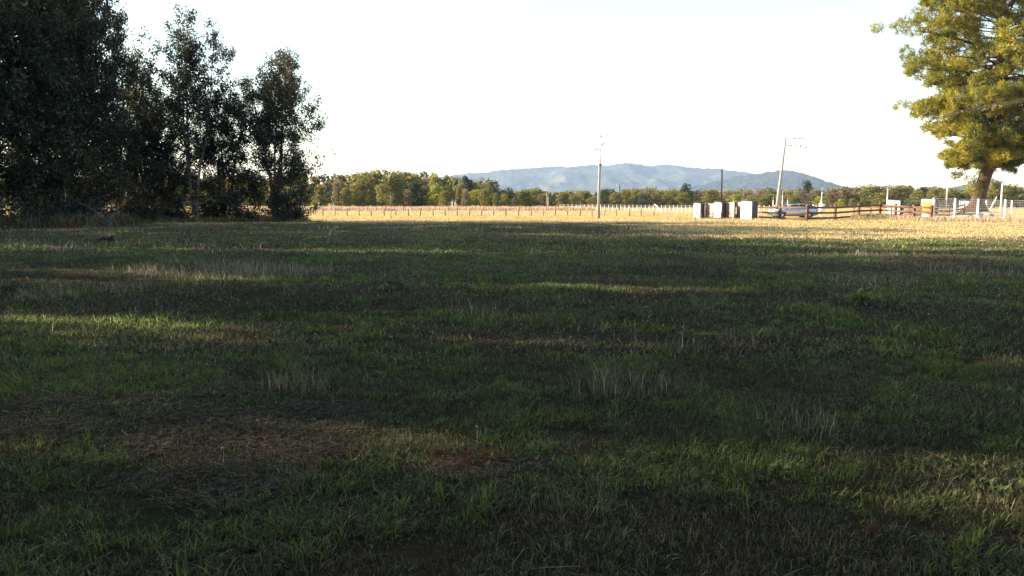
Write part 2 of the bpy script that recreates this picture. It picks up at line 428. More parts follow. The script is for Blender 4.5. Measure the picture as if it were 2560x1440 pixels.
GREEN = [(.021, .031, .016), (.026, .036, .018), (.018, .027, .016), (.032, .037, .018), (.040, .040, .019)]
def broad_tree(seed, H, Rc, stems=2, leaves=15000, base=.12, leaf=.21, trunk_r=.2, sparse=.0, lean=(0, 0), open_stem=False):
    rg = np.random.default_rng(seed)
    TV, TQ, tn = [], [], 0
    C = []
    def addtube(P, r0, r1, n):
        nonlocal tn
        V, q = tube(P, np.linspace(r0, r1, len(P)), n); TV.append(V); TQ.append(q + tn); tn += len(V)
    seg = []
    for s in range(stems):
        az = rg.uniform(0, 2 * np.pi); sp = (.10 if stems > 1 else .02) * rg.uniform(.6, 1.5)
        h = H * (1 if s == 0 else rg.uniform(.72, .95))
        d0 = np.array([math.cos(az) * sp + lean[0], math.sin(az) * sp + lean[1], 1])
        off = np.array([math.cos(az), math.sin(az), 0]) * (.16 if stems > 1 else 0)
        P = limb(off - np.array([0, 0, .25]), d0, h * .97, 16, rg, .05, .05)
        r = trunk_r * rg.uniform(.75, 1.0); addtube(P, r, .015, 8)
        nl = int(30 * h / 16)
        for i in range(nl):
            t = base + (1 - base) * (i + rg.uniform(0, 1)) / nl
            t = min(t, .985)
            k = t * 16; k0 = int(k); p = P[k0] + (P[min(k0 + 1, 16)] - P[k0]) * (k - k0)
            tt = (t - base) / (1 - base)
            prof = (math.sin(math.pi * min(1, tt * .70 + .28)) ** .8) if tt < .98 else .2
            L = Rc * prof * rg.uniform(.55, 1.15) / (.75)
            a = i * 2.4 + rg.uniform(-.5, .5); el = rg.uniform(.55, 1.25) * (0.7 + .5 * tt) if tt > .28 else rg.uniform(-.05, .7)
            d = np.array([math.cos(a), math.sin(a), el])
            Q = limb(p, d, L, 6, rg, .14, .06)
            rr = max(.012, r * (1 - t) * .42 + .012); addtube(Q, rr, .008, 5)
            seg.append((Q, L, tt))
            for j in range(3):
                u = rg.uniform(.25, .9) * 6; u0 = int(u); q0 = Q[u0] + (Q[min(u0 + 1, 6)] - Q[u0]) * (u - u0)
                d2 = (Q[-1] - Q[0]); d2 = d2 / np.linalg.norm(d2) + rg.normal(size=3) * .6 + np.array([0, 0, .35])
                W = limb(q0, d2, L * rg.uniform(.3, .5), 3, rg, .2, .05); addtube(W, .011, .005, 4)
                seg.append((W, L * .4, tt))
    wts = np.array([L * (1.0 if tt > .1 else .7) for _, L, tt in seg]); wts /= wts.sum()
    cnt = rg.multinomial(leaves, wts)
    for (Q, L, tt), c in zip(seg, cnt):
        if c == 0: continue
        # leaves gather in tufts along the twig
        nt_ = max(2, int(c / 24)); cu = rg.uniform(.25, 1.02, nt_) * (len(Q) - 1)
        k0 = np.clip(cu.astype(int), 0, len(Q) - 2); cp = Q[k0] + (Q[k0 + 1] - Q[k0]) * (cu - k0)[:, None]
        cp = cp + rg.normal(size=cp.shape) * .2
        which = rg.integers(0, nt_, c)
        C.append(cp[which] + rg.normal(size=(c, 3)) * np.array([.17, .17, .20]))
    C = np.concatenate(C)
    C = C[C[:, 2] > .25]
    V, q, cc = leaf_cloud(C, leaf, rg, GREEN, .52, .2)
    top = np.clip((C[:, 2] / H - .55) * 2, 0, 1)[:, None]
    mix = np.repeat(top, 4, 0); cc = cc * (1 - mix * .45) + np.array([.20, .15, .05]) * mix * .45  # golden sunlight on the upper crown is put into the leaf colours
    tm = np_mesh('trunk', np.concatenate(TV), np.concatenate(TQ), smooth_shade=True)
    cm = np_mesh('crown', V, q, colors=cc)
    return tm, cm

def place_tree(name, meshes, loc, rz, sc, label, cat='tree', group=None, bark='bark', leafm='leaf'):
    o = thing(name, label, cat, loc, rz, group); o.scale = sc if hasattr(sc, '__len__') else (sc, sc, sc)
    link('trunk', meshes[0], M[bark], o); link('crown', meshes[1], M[leafm], o)
    return o

V_DENSE = broad_tree(21, 18, 3.8, 3, 52000, .04, .17, .20)
V_DENSE2 = broad_tree(22, 19, 3.6, 3, 52000, .04, .17, .21)
V_MID = broad_tree(23, 16, 3.3, 3, 34000, .05, .165, .17)
V_OPEN = broad_tree(24, 18, 3.6, 3, 42000, .08, .165, .17, lean=(.02, 0))
V_END = broad_tree(25, 15.4, 3.6, 4, 50000, .04, .165, .15)

V_HIGH = broad_tree(26, 19, 3.3, 2, 32000, .46, .18, .19)
def gpt(px, Y): x = xat(px, Y); return (x, Y, gz(x, Y))
g_row = 'tall broadleaf trees of the dark row on the left'
left_trees = [
    ('broadleaf_tree', V_END, 684, 68.0, (1.0, 1.0), .3, 'dark multi-stemmed tree at the right end of the left tree row', 'bark'),
    ('broadleaf_tree', V_OPEN, 492, 66.0, (.95, 1.02), 1.0, 'tall thin tree with pale forked trunk and see-through crown in the left row', 'pale_bark'),
    ('broadleaf_tree', V_MID, 562, 68.5, (.78, .80), 2.2, 'shorter dark bushy tree just right of the pale forked trunk', 'bark'),
    ('broadleaf_tree', V_MID, 358, 69.0, (.82, 1.12), .2, 'tree with golden lit top left of the pale forked trunk', 'bark'),
    ('broadleaf_tree', V_MID, 410, 67.0, (.78, .74), 4.2, 'dark leafy tree filling the gap beneath the golden lit top', 'bark'),
    ('broadleaf_tree', V_DENSE2, 236, 61.0, (.86, 1.14), 2.9, 'very tall dark tree rising past the top edge right of the darkest mass', 'bark'),
    ('broadleaf_tree', V_DENSE, 175, 57.5, (1.08, 1.18), 1.1, 'dense dark tree behind the heap of dead branches', 'bark'),
    ('broadleaf_tree', V_DENSE2, 85, 55.0, (1.05, 1.15), .4, 'dense dark tree second from the left edge of the photo', 'bark'),
    ('broadleaf_tree', V_DENSE, -15, 52.0, (1.1, 1.15), 5.0, 'dense dark tree at the left edge of the photo', 'bark'),
    ('broadleaf_tree', V_MID, 305, 66.0, (.8, .72), 3.3, 'dark tree in the second rank behind the very tall one', 'bark'),
    ('broadleaf_tree', V_DENSE2, 170, 64.0, (1.0, 1.1), 1.9, 'dark tree glimpsed between the two tallest dark trees', 'bark'),
]
for nm, v, px, Yd, s, rz, lab, bk in left_trees:
    place_tree(nm, v, gpt(px, Yd), rz, (s[0], s[0], s[1]), lab, group=g_row, bark=bk)
# the row goes on out of the frame towards the camera and shades the meadow
off_row = [(-39, 46, 1.05, 0, 1), (-35, 41, 1.08, 1, 1), (-31.5, 34.6, 1.1, 0, .95), (-27.0, 25.8, 1.05, 1, .95), (-25, 22.6, .95, 0, .7),
           (-23.5, 16.9, 1.0, 1, .62), (-21.5, 11.3, .95, 0, .36), (-21.5, 6.6, .95, 1, .85), (-20.5, .5, .9, 0, 1),
           (-43, 38.0, 1.1, 1, .95), (-40, 28.6, 1.1, 0, .95), (-36, 19.5, 1.1, 1, .75), (-35, 14.7, 1.1, 0, .5), (-34, 9.2, 1.1, 1, .9), (-36, 25.6, 1.0, 0, .7), (-44, 53, 1.0, 1, 1), (-37, 50.5, 1.2, 0, .7)]
for i, (x, y, s, v, wd) in enumerate(off_row):
    place_tree('broadleaf_tree', V_DENSE if v == 0 else V_DENSE2, (x, y, gz(x, y)), i * 1.7, (s * wd, s * wd, s), 'tall dark tree of the row beyond the left edge of the photo', group='trees of the row beyond the left edge')

for i, (x, y, s, v, wd) in enumerate([(-21.5, 9.5, 1.07, V_HIGH, .95), (-22, 13.7, .93, V_HIGH, .8), (-23, 19.8, 1.06, V_HIGH, .95), (-28, 30.2, 1.0, V_HIGH, .9), (-20.8, 9.1, .47, V_MID, .8), (-21.5, 10.7, .50, V_MID, .5), (-22.5, 19.4, .40, V_MID, .5), (-27.5, 30.2, .3, V_MID, .5)]):  # trees added out of view to narrow and shape the sun streaks
    place_tree('broadleaf_tree', v, (x, y, gz(x, y)), i * 1.1, (s * wd, s * wd, s), ('high-crowned' if v is V_HIGH else 'low young') + ' tree added unseen beyond the left edge to shape the sun streaks', group='unseen trees added to shape the sun streaks')
for i, (x, y, s) in enumerate([(-15, -6.5, .9), (-8.5, -6.0, 1.0), (-2.5, -5.0, 1.0), (3.5, -4.6, 1.0), (9.0, -4.5, .95), (12, 2.0, 1.0), (-12, -14, 1.1), (0, -13, 1.1), (11, -13, 1.1), (15.5, 8.0, 1.0)]):  # added out of view behind and beside the camera, blocking sky light
    place_tree('broadleaf_tree', V_DENSE if i % 2 else V_DENSE2, (x, y, gz(x, y)), i * 2.1, (s * 1.3, s * 1.3, s), 'unseen tall dark tree added around the camera to darken the foreground', group='unseen trees added around the camera')

# understorey: bushes at the foot of the row
def bush(seed, w_, h_, n, pal, leaf=.16):
    rg = np.random.default_rng(seed)
    mb = MB(); C = []
    for i in range(14):
        a = rg.uniform(0, 6.28); el = rg.uniform(.5, 2.2)
        Q = limb((rg.normal() * .1, rg.normal() * .1, -.05), (math.cos(a), math.sin(a), el), h_ * rg.uniform(.7, 1.1), 5, rg, .15)
        Q[:, :2] *= w_ / h_
        mb.tube(Q, np.linspace(.025, .006, len(Q)), 5, False)
        k = rg.uniform(.3, 1, n // 14) * 5; k0 = np.clip(k.astype(int), 0, 4)
        C.append(Q[k0] + (Q[k0 + 1] - Q[k0]) * (k - k0)[:, None] + rg.normal(size=(len(k), 3)) * .16 * w_)
    C = np.concatenate(C); C = C[C[:, 2] > .03]
    V, q, cc = leaf_cloud(C, leaf, rg, pal, .5)
    return np_mesh('stems', mb.v, mb.q, mb.t), np_mesh('foliage', V, q, colors=cc)
B1 = bush(31, 1.5, 1.7, 2800, GREEN, .14); B2 = bush(32, 1.8, 1.2, 2600, GREEN, .14)
bushes = [(735, 65.5, .9, B1, 'dark bush at the right foot of the end tree'), (640, 67, .85, B2, 'low dark bush between the end tree and its neighbour'), (600, 69.5, 1.0, B1, 'dark bush right of the pale forked trunk'),
          (455, 68, .8, B2, 'low bush left of the pale forked trunk'), (345, 60, 1.2, B1, 'dark bush right of the dead branch heap'), (300, 58, 1.1, B2, 'low dark bush at the right end of the dead branch heap'),
          (130, 53, 1.3, B1, 'tall dark bush behind the dry grass hummocks'), (40, 50, 1.3, B2, 'dark bush at the left edge of the photo'), (210, 55, 1.3, B1, 'dark bush behind the dead branch heap'), (525, 67.5, 1.1, B1, 'dark bush in front of the shorter bushy tree'), (420, 65, 1.1, B1, 'dark bush behind the fallen log'), (705, 70, 1.1, B1, 'dark bush behind the end tree'), (375, 64, 1.2, B2, 'low dark bush left of the fallen log')]
for i, (px, Yd, s, b, lab) in enumerate(bushes):
    o = thing('bush', lab, 'bush', gpt(px, Yd), i * 1.3, 'bushes under the left tree row'); o.scale = (s, s, s)
    link('stems', b[0], M['bark'], o); link('foliage', b[1], M['leaf'], o)

# brush heap and fallen log
def brush_heap():
    rg = np.random.default_rng(5); o = thing('branch_heap', 'heap of dead grey branches under the dark trees', 'branches', gpt(210, 52.5))
    for k in range(26):
        a = rg.uniform(-.5, .5) + (math.pi if rg.random() < .5 else 0)
        p = np.array([rg.uniform(-2.3, 2.3), rg.uniform(-.6, .6), rg.uniform(.0, .35)])
        big = k < 6; L = rg.uniform(1.6, 3.2) if big else rg.uniform(.8, 1.8)
        mb = MB(); Q = limb(p, (math.cos(a), math.sin(a) * .5, rg.uniform(.05, .5)), L, 6, rg, .16)
        mb.tube(Q, np.linspace(.045 if big else .02, .008, 7), 5)
        for j in range(4):
            i0 = int(rg.integers(2, 6)); W = limb(Q[i0], (Q[i0] - Q[i0 - 1]) / np.linalg.norm(Q[i0] - Q[i0 - 1]) + rg.normal(size=3) * .5, L * .35, 4, rg, .2)
            mb.tube(W, np.linspace(.014, .005, 5), 4, False)
        mb.build('branch', M['deadwood'], o, True)
brush_heap()
lg = thing('fallen_log', 'dark rotten log lying at the foot of the left tree row', 'log', gpt(402, 62.0), .12)
mb = MB(); mb.tube([(-.75, 0, .2), (-.3, .02, .24), (.2, .03, .27), (.55, .02, .33), (.8, 0, .42)], [.23, .25, .22, .15, .05], 9); mb.build('trunk', M['darkwood'], lg, True)
mb = MB(); mb.tube([(.1, 0, .25), (.2, -.12, .05), (.22, -.16, -.05)], [.07, .05, .04], 6); mb.build('branch_stub', M['darkwood'], lg, True)
def clod(px, py, s, lab, seed):
    rg = np.random.default_rng(seed); Yd = ground_d(py); o = thing('stump', lab, 'stump', gpt(px, Yd))
    mb = MB(); n = 10
    mb.tube([(0, 0, -.05), (.03, 0, s * .3), (.08, 0, s * .62), (.16, 0, s * .8)], [s * .62, s * .55, s * .4, s * .1], n); mb.build('stump_block', M['darkwood'], o)
    mb = MB(); mb.tube([(-.05, 0, .1), (-.35, .02, .12), (-.6, 0, .06)], [.07, .05, .02], 6); mb.build('root', M['darkwood'], o)
clod(272, 607, .26, 'small dark stump in the shaded grass below the branch heap', 3)

# ---------------------------------------------------------------- the pine
def pine():
    rg = np.random.default_rng(77)
    Yp = 92.0; x0 = xat(2448, Yp); z0 = gz(x0, Yp)
    o = thing('pine_tree', 'huge sunlit pine with thick cracked trunk on the right', 'tree', (x0, Yp, z0))
    H = 33.0
    tv, tq, tn = [], [], 0
    def addt(P, rad, n):
        nonlocal tn
        V, q = tube(P, rad, n); tv.append(V); tq.append(q + tn); tn += len(V)
    zz = np.array([-.4, .15, .6, 1.2, 2.2, 3.5, 5, 6.5, 9, 12, 16, 20, 25, 30, 33.0])
    rr = np.array([1.55, 1.15, .86, .72, .66, .63, .62, .58, .52, .46, .38, .30, .2, .1, .03])
    dx = np.array([-.45, -.4, -.3, -.2, 0, .35, .75, 1.05, 1.25, 1.3, 1.3, 1.3, 1.3, 1.3, 1.3])
    P = np.stack([dx, 0 * dx, zz], -1)
    V, q = tube(P, rr, 18)
    th = np.tile(np.arange(18), len(zz)); c = np.repeat(P, 18, 0); k = 1 + .08 * np.sin(th * 2.1 + 1) + .05 * np.sin(th * 5.3)
    fl = np.repeat(np.clip(1 - zz / 1.4, 0, 1), 18) * .3 * np.sin(th * 1.75)
    V = c + (V - c) * (k + fl)[:, None]
    tv.append(V); tq.append(q); tn = len(V)
    segs = []
    # limbs: heights and reach follow the outline of the crown in the photograph
    prof = [(3.4, 2.2), (5.5, 4.0), (7.5, 5.4), (9.5, 6.2), (11, 8.2), (13, 9.4), (15, 9.4), (17, 10.0), (19, 11.2), (21, 10.8), (23, 9.2), (25, 7.2), (27, 6.5), (30, 5), (33, 3)]
    ph = [p[0] for p in prof]; pr = [p[1] for p in prof]
    tips = []
    n = 205
    def pad(c, r, k):
        q = rg.normal(size=(k, 3)); q *= (rg.uniform(.45, 1.0, (k, 1)) / (np.linalg.norm(q, axis=1)[:, None] + 1e-6))
        q = q * np.array([r, r, r * .8]); q[:, 2] = q[:, 2] * .8 + .25 * r
        tips.extend(list(c + q))
    for i in range(n):
        z = 5.0 + 27.5 * ((i + rg.uniform(0, 1)) / n) ** 1.1
        a = i * 2.399 + rg.uniform(-.4, .4)
        reach = np.interp(z + .3, ph, pr) * rg.uniform(.80, 1.08)
        base = np.array([np.interp(z, zz, dx), 0, z])
        el = rg.uniform(-.3, .2) if z < 9 else rg.uniform(-.15, .3) if z < 20 else rg.uniform(.1, .6)
        r0 = max(.05, np.interp(z, zz, rr) * rg.uniform(.24, .42))
        L = limb(base, (math.cos(a), math.sin(a), el), reach, 9, rg, .10, .03)
        addt(L, np.linspace(r0, .03, 10), 6)
        for u, k in ((1.0, 24), (.82, 20), (.64, 18), (.46, 12)):
            c = L[0] + 0; kk = u * 9; k0 = min(int(kk), 8); c = L[k0] + (L[k0 + 1] - L[k0]) * (kk - k0)
            for m_ in range(2):
                off = rg.normal(size=3) * np.array([1, 1, .75]) * (.34 + .06 * reach)
                B = np.array([c, c + off * .6 + np.array([0, 0, .05]), c + off]); addt(B, [.035, .022, .012], 4)
                pad(c + off, .42 + .05 * reach + rg.uniform(-.15, .3), k)
    # big fork on the right, low twig tuft on the left
    F = np.array([(.65, -.1, 4.4), (1.1, -.2, 5.4), (1.7, -.3, 6.9), (2.8, -.4, 8.6), (4.0, -.3, 10.5), (5.0, 0, 13)]); addt(F, [.42, .36, .31, .26, .2, .12], 9)
    F2 = np.array([(1.0, -.3, 5.5), (1.9, -.5, 6.1), (3.2, -.8, 6.8), (4.4, -1.0, 7.2)]); addt(F2, [.2, .17, .13, .05], 7)
    for e in range(50): tips.append(F[-1] + rg.normal(size=3) * np.array([1.4, 1.2, 1.0]))
    for e in range(40): tips.append(F2[-1] + np.array([.8, 0, .2]) + rg.normal(size=3) * np.array([1.0, .9, .5]))
    for e in range(46): tips.append(np.array([-1.3, -.9, 3.0]) + rg.normal(size=3) * np.array([.75, .5, .55]))
    T = np.array(tips)
    ctr = np.array([.3, 0, 15])
    # each tip is a brush of needles
    nn = 11; N = len(T)
    c = np.repeat(T, nn, 0)
    out = c - np.array([.3, 0, 0]) - np.array([0, 0, 1]) * c[:, 2:3]; out /= np.linalg.norm(out, axis=1)[:, None] + 1e-6
    d = rg.normal(size=(N * nn, 3)) * .62 + out * .35 + np.array([0, 0, .55]); d /= np.linalg.norm(d, axis=1)[:, None]
    e = np.cross(d, rg.normal(size=d.shape)); e /= np.linalg.norm(e, axis=1)[:, None] + 1e-9
    Ln = rg.uniform(.26, .46, (N * nn, 1)); Wn = .06
    s0 = c + rg.normal(size=c.shape) * .11
    V = np.stack([s0 - e * Wn * .5, s0 + e * Wn * .5, s0 + d * Ln + e * Wn * .3, s0 + d * Ln - e * Wn * .3], 1).reshape(-1, 3)
    tn_ = vnoise(T[:, 0] + T[:, 2] * .7, T[:, 1] + T[:, 2], 1.3, 5) + rg.normal(size=N) * .10
    tone = np.repeat(np.where(tn_ < .33, 2, np.where(tn_ > .62, 1, 0)), nn)
    pal = np.array([(.20, .205, .030), (.30, .265, .036), (.12, .13, .03)]) * np.array([1.08, 1.06, .8])
    cc = pal[tone] * (1 + .15 * rg.normal(size=(N * nn, 1)))
    brown = rg.random(N * nn) < .07; cc[brown] = (.16, .09, .04)
    link('trunk', np_mesh('trunk', np.concatenate(tv), np.concatenate(tq), smooth_shade=True), M['pine_bark'], o)
    link('crown', np_mesh('crown', V, np.arange(len(V)).reshape(-1, 4), colors=np.repeat(cc, 4, 0)), M['needle'], o)
pine()

# light green tree whose outer sprays hang in at the right edge
rg = np.random.default_rng(3)
lt = broad_tree(41, 9.5, 3.0, 2, 5200, .25, .2, .14)
a = lt[1].color_attributes['col']; nv = len(lt[1].vertices); buf = np.empty(nv * 4, np.float32); a.data.foreach_get('color', buf); buf = buf.reshape(-1, 4); buf[:, :3] *= (2.3, 2.4, 1.4); a.data.foreach_set('color', buf.ravel())
place_tree('young_tree', lt, gpt(2665, 72), .4, 1.0, 'light green leafy sprays hanging in at the right edge below the pine')

# ---------------------------------------------------------------- far trees
def far_tree(seed, kind, n, pal):
    """unit tree 1 m tall, crown about 0.7 m wide, scaled when placed"""
    rg = np.random.default_rng(seed); mb = MB()
    C = []
    if kind == 'round': lobes, w0, b0 = 15, .33, .16
    elif kind == 'tall': lobes, w0, b0 = 17, .20, .10
    elif kind == 'skirt': lobes, w0, b0 = 18, .34, .05
    elif kind == 'cone': lobes, w0, b0 = 20, .27, .06
    else: lobes, w0, b0 = 12, .16, .14
    mb.tube([(0, 0, -.03), (.01, 0, .3), (0, .01, .62), (.01, 0, .9)], [.022, .017, .011, .004], 6, False)
    for i in range(lobes):
        t = (i + .5) / lobes; a = i * 2.4 + rg.uniform(-.4, .4)
        z = b0 + (1 - b0) * t * .92
        pr = w0 * (math.sin(math.pi * min(1, .16 + t * .84)) ** .6)
        if kind == 'cone': pr = w0 * (1 - t) ** .7 + .02
        r = pr * rg.uniform(.35, .85); c = np.array([math.cos(a) * r, math.sin(a) * r, z])
        mb.tube([(0, 0, max(.1, z - .14)), tuple(c * np.array([.6, .6, 1]) + np.array([0, 0, -.04])), tuple(c)], [.009, .006, .003], 4, False)
        k = n // lobes; d = rg.normal(size=(k, 3)); d /= np.linalg.norm(d, axis=1)[:, None]
        rad = rg.uniform(.55, 1.05, (k, 1)) * (.115 if kind != 'slim' else .08) * rg.uniform(.8, 1.3)
        C.append(c + d * rad * np.array([1.15, 1.15, .95]))
    C = np.concatenate(C); C = C[C[:, 2] > .02]
    V, q, cc = leaf_cloud(C, .05, rg, pal, .6, .2)
    return np_mesh('trunk', mb.v, mb.q, mb.t), np_mesh('crown', V, q, colors=cc)
OL = [(.235, .215, .065), (.285, .25, .075), (.16, .16, .058), (.205, .19, .055)]
YG = [(.31, .32, .055), (.36, .35, .07), (.24, .265, .05)]
TN = [(.25, .20, .115), (.24, .195, .11), (.21, .185, .095)]
DK = [(.075, .09, .046), (.095, .11, .047), (.06, .07, .04)]
FT = {'olive': [far_tree(51, 'round', 2400, OL), far_tree(52, 'tall', 2400, OL), far_tree(59, 'tall', 2600, OL), far_tree(62, 'cone', 2400, OL)],
      'skirt': [far_tree(53, 'skirt', 2800, OL), far_tree(60, 'skirt', 2800, OL), far_tree(63, 'cone', 2800, OL)], 'tan': [far_tree(54, 'round', 1900, TN), far_tree(58, 'tall', 1800, TN)], 'yellow': [far_tree(55, 'round', 2200, YG)],
      'dark': [far_tree(56, 'round', 2400, DK), far_tree(61, 'skirt', 2400, DK)], 'slim': [far_tree(57, 'slim', 1400, TN)]}
for k in FT:
    for tmesh, cmesh in FT[k]: tmesh.materials.append(M['bark']); cmesh.materials.append(M['far_leaf'])
WORD = {'olive': 'rounded olive green tree', 'skirt': 'ground-hugging bushy tree', 'tan': 'tan autumn tree', 'yellow': 'yellow green tree', 'dark': 'dark green tree', 'slim': 'narrow bare tan tree'}
#            px, top y, width px, kind, Y
far_list = [(800, 470, 40, 'skirt', 195), (846, 452, 46, 'tan', 198), (866, 478, 40, 'olive', 193), (905, 442, 58, 'skirt', 200), (938, 430, 62, 'skirt', 203), (958, 462, 44, 'skirt', 192),
            (992, 440, 56, 'olive', 203), (1018, 474, 26, 'slim', 190), (1040, 462, 44, 'dark', 200), (1062, 470, 36, 'olive', 204), (1090, 468, 48, 'yellow', 198), (1113, 478, 44, 'olive', 192),
            (1148, 470, 26, 'olive', 203), (1164, 484, 30, 'tan', 194), (1190, 475, 48, 'yellow', 196), (1212, 482, 40, 'olive', 190), (1238, 486, 20, 'olive', 200), (1262, 490, 26, 'olive', 194),
            (1290, 478, 40, 'tan', 240), (1312, 474, 56, 'skirt', 225), (1340, 472, 50, 'skirt', 230), (1358, 486, 40, 'tan', 222), (1390, 484, 34, 'dark', 240), (1410, 482, 46, 'olive', 235), (1434, 487, 34, 'skirt', 228),
            (1462, 480, 48, 'skirt', 232), (1483, 492, 34, 'olive', 222), (1512, 476, 44, 'dark', 236), (1540, 482, 46, 'olive', 230), (1566, 476, 46, 'skirt', 240), (1594, 474, 50, 'skirt', 236), (1624, 470, 48, 'tan', 244), (1612, 486, 40, 'dark', 228),
            (1652, 476, 44, 'skirt', 236), (1682, 478, 42, 'skirt', 240), (1714, 463, 30, 'dark', 246), (1708, 482, 44, 'olive', 232), (1748, 476, 44, 'tan', 246), (1778, 474, 56, 'olive', 222), (1822, 478, 48, 'tan', 246), (1838, 488, 40, 'yellow', 236),
            (1866, 480, 44, 'tan', 250), (1880, 490, 42, 'skirt', 232), (1912, 488, 56, 'skirt', 226), (1902, 476, 44, 'tan', 255), (1968, 478, 44, 'olive', 246), (1985, 490, 40, 'olive', 230), (2002, 474, 44, 'tan', 256), (2016, 455, 28, 'dark', 262), (1994, 497, 14, 'dark', 225),
            (2040, 476, 56, 'tan', 246), (2052, 492, 34, 'yellow', 226), (2080, 472, 56, 'tan', 250), (2110, 470, 56, 'tan', 246), (2104, 498, 24, 'yellow', 222), (2145, 466, 66, 'tan', 250), (2132, 496, 28, 'olive', 220), (2182, 464, 70, 'olive', 242), (2196, 497, 40, 'skirt', 220),
            (2238, 468, 56, 'olive', 246), (2262, 466, 70, 'olive', 250), (2292, 476, 50, 'skirt', 236), (2306, 468, 50, 'dark', 255), (2340, 472, 56, 'olive', 240), (2372, 476, 50, 'skirt', 236), (2405, 478, 50, 'olive', 240), (2432, 476, 48, 'skirt', 236),
            (2486, 452, 50, 'olive', 236), (2474, 482, 46, 'skirt', 226), (2520, 466, 60, 'olive', 240), (2548, 474, 60, 'skirt', 236), (2585, 468, 60, 'olive', 240),
            (628, 448, 60, 'olive', 200), (580, 452, 60, 'skirt', 203), (690, 446, 60, 'olive', 203), (755, 440, 60, 'olive', 204), (520, 450, 70, 'skirt', 204), (440, 452, 70, 'olive', 206), (340, 455, 80, 'skirt', 206), (230, 455, 80, 'olive', 208), (100, 455, 90, 'skirt', 208), (0, 455, 90, 'olive', 208)]
MARKS = [(-200, 'the left edge'), (490, 'the pale forked trunk'), (690, 'the end tree'), (977, 'the bare sapling'), (1367, 'the stubby-armed pole'), (1498, 'the tall concrete pole'), (1549, 'the T-shaped pole'), (1803, 'the dark lamp pole'),
         (1950, 'the leaning pole'), (2054, 'the white sign'), (2218, 'the second gate'), (2365, 'the orange boards'), (2450, 'the pine trunk'), (2505, 'the rightmost white pole')]
ORD = ['first', 'second', 'third', 'fourth', 'fifth', 'sixth', 'seventh', 'eighth', 'ninth', 'tenth', 'eleventh', 'twelfth', 'thirteenth', 'fourteenth', 'fifteenth', 'sixteenth']
seen = {}
rf = random.Random(4)
for px, ty, wd, kd, Yd in sorted(far_list):
    mark = [m for m in MARKS if m[0] <= px][-1][1]
    k = seen.get((mark, kd), 0); seen[(mark, kd)] = k + 1
    lab = f'{ORD[k]} {WORD[kd]} right of {mark} in far line'
    ty -= rf.uniform(0, 9) if px < 1275 else rf.uniform(-1, 3)
    h = at(px, ty, Yd).z; wm = wd / FPX * Yd * 1.28
    vs = FT[kd]; v = vs[rf.randrange(len(vs))]
    o = thing('far_tree', lab, 'tree', (xat(px, Yd), Yd, 0), rf.uniform(0, 6.28), 'trees of the far tree line')
    ws = {'round': .72, 'slim': .42}.get('slim' if kd == 'slim' else 'round')
    o.scale = (wm / ws, wm / ws, h / .97)
    link('trunk', v[0], None, o); link('crown', v[1], None, o)

# woods behind the front row, one mass each
def wood(name, lab, spots, pal, seed, leaf):
    rg = np.random.default_rng(seed); C = []; K = []; mb = MB()
    for (x, y, h, r) in spots:
        n = 420; k = 9
        cz = rg.uniform(.22, 1.0, k) * h; a = rg.uniform(0, 6.28, k); rr = r * rg.uniform(.1, .8, k) * np.sin(np.pi * np.clip(cz / h * .8 + .15, 0, 1)) ** .5
        cc = np.stack([x + np.cos(a) * rr, y + np.sin(a) * rr, cz - .1 * h], -1)
        d = rg.normal(size=(n, 3)); d /= np.linalg.norm(d, axis=1)[:, None]
        C.append(cc[rg.integers(0, k, n)] + d * r * .42 * rg.uniform(.6, 1.1, (n, 1))); K.append(np.full(n, rg.integers(0, len(pal))))
        mb.tube([(x, y, -.1), (x + .1, y, h * .7)], [.16, .05], 5, False)
    C = np.concatenate(C); K = np.concatenate(K)
    C[:, 2] = np.maximum(C[:, 2], .15)
    V, q, _ = leaf_cloud(C, leaf, rg, [(1, 1, 1)], .6)
    cc = np.array(pal)[K] * (1 + .2 * rg.normal(size=(len(C), 1))).clip(.5, 1.6)
    o = thing(name, lab, 'wood', (0, 0, 0)); o['kind'] = 'stuff'
    c1 = link('trees_crowns', np_mesh('crowns', V, q, colors=np.repeat(cc, 4, 0)), M['far_leaf'], o); c2 = mb.build('trees_trunks', M['bark'], o)
    c1['kind'] = 'stuff'; c2['kind'] = 'stuff'
def spots(px0, px1, top, Y0, Y1, n, seed, r):
    rg = np.random.default_rng(seed); S = []
    for i in range(n):
        px = rg.uniform(px0, px1); Yd = rg.uniform(Y0, Y1); S.append((xat(px, Yd), Yd, at(px, np.interp(px, top[0], top[1]) + rg.uniform(-3, 9), Yd).z, r * rg.uniform(.7, 1.3)))
    return S
wood('left_wood', 'dense dark wood behind the far tree line at left centre', spots(-200, 1275, ([-200, 700, 800, 830, 880, 940, 1010, 1060, 1130, 1180, 1235, 1275], [436, 436, 433, 431, 429, 425, 429, 429, 435, 442, 452, 476]), 212, 262, 210, 1, 3.0), DK + OL + TN[:2], 2, .75)
wood('right_wood', 'distant wood behind the far tree line under the hills', spots(1240, 2680, ([1240, 1300, 1500, 1700, 1900, 2080, 2140, 2180, 2300, 2400, 2480, 2680], [478, 480, 478, 478, 476, 474, 468, 468, 472, 474, 466, 468]), 262, 330, 230, 3, 3.2), OL + TN + DK[:2], 4, .8)

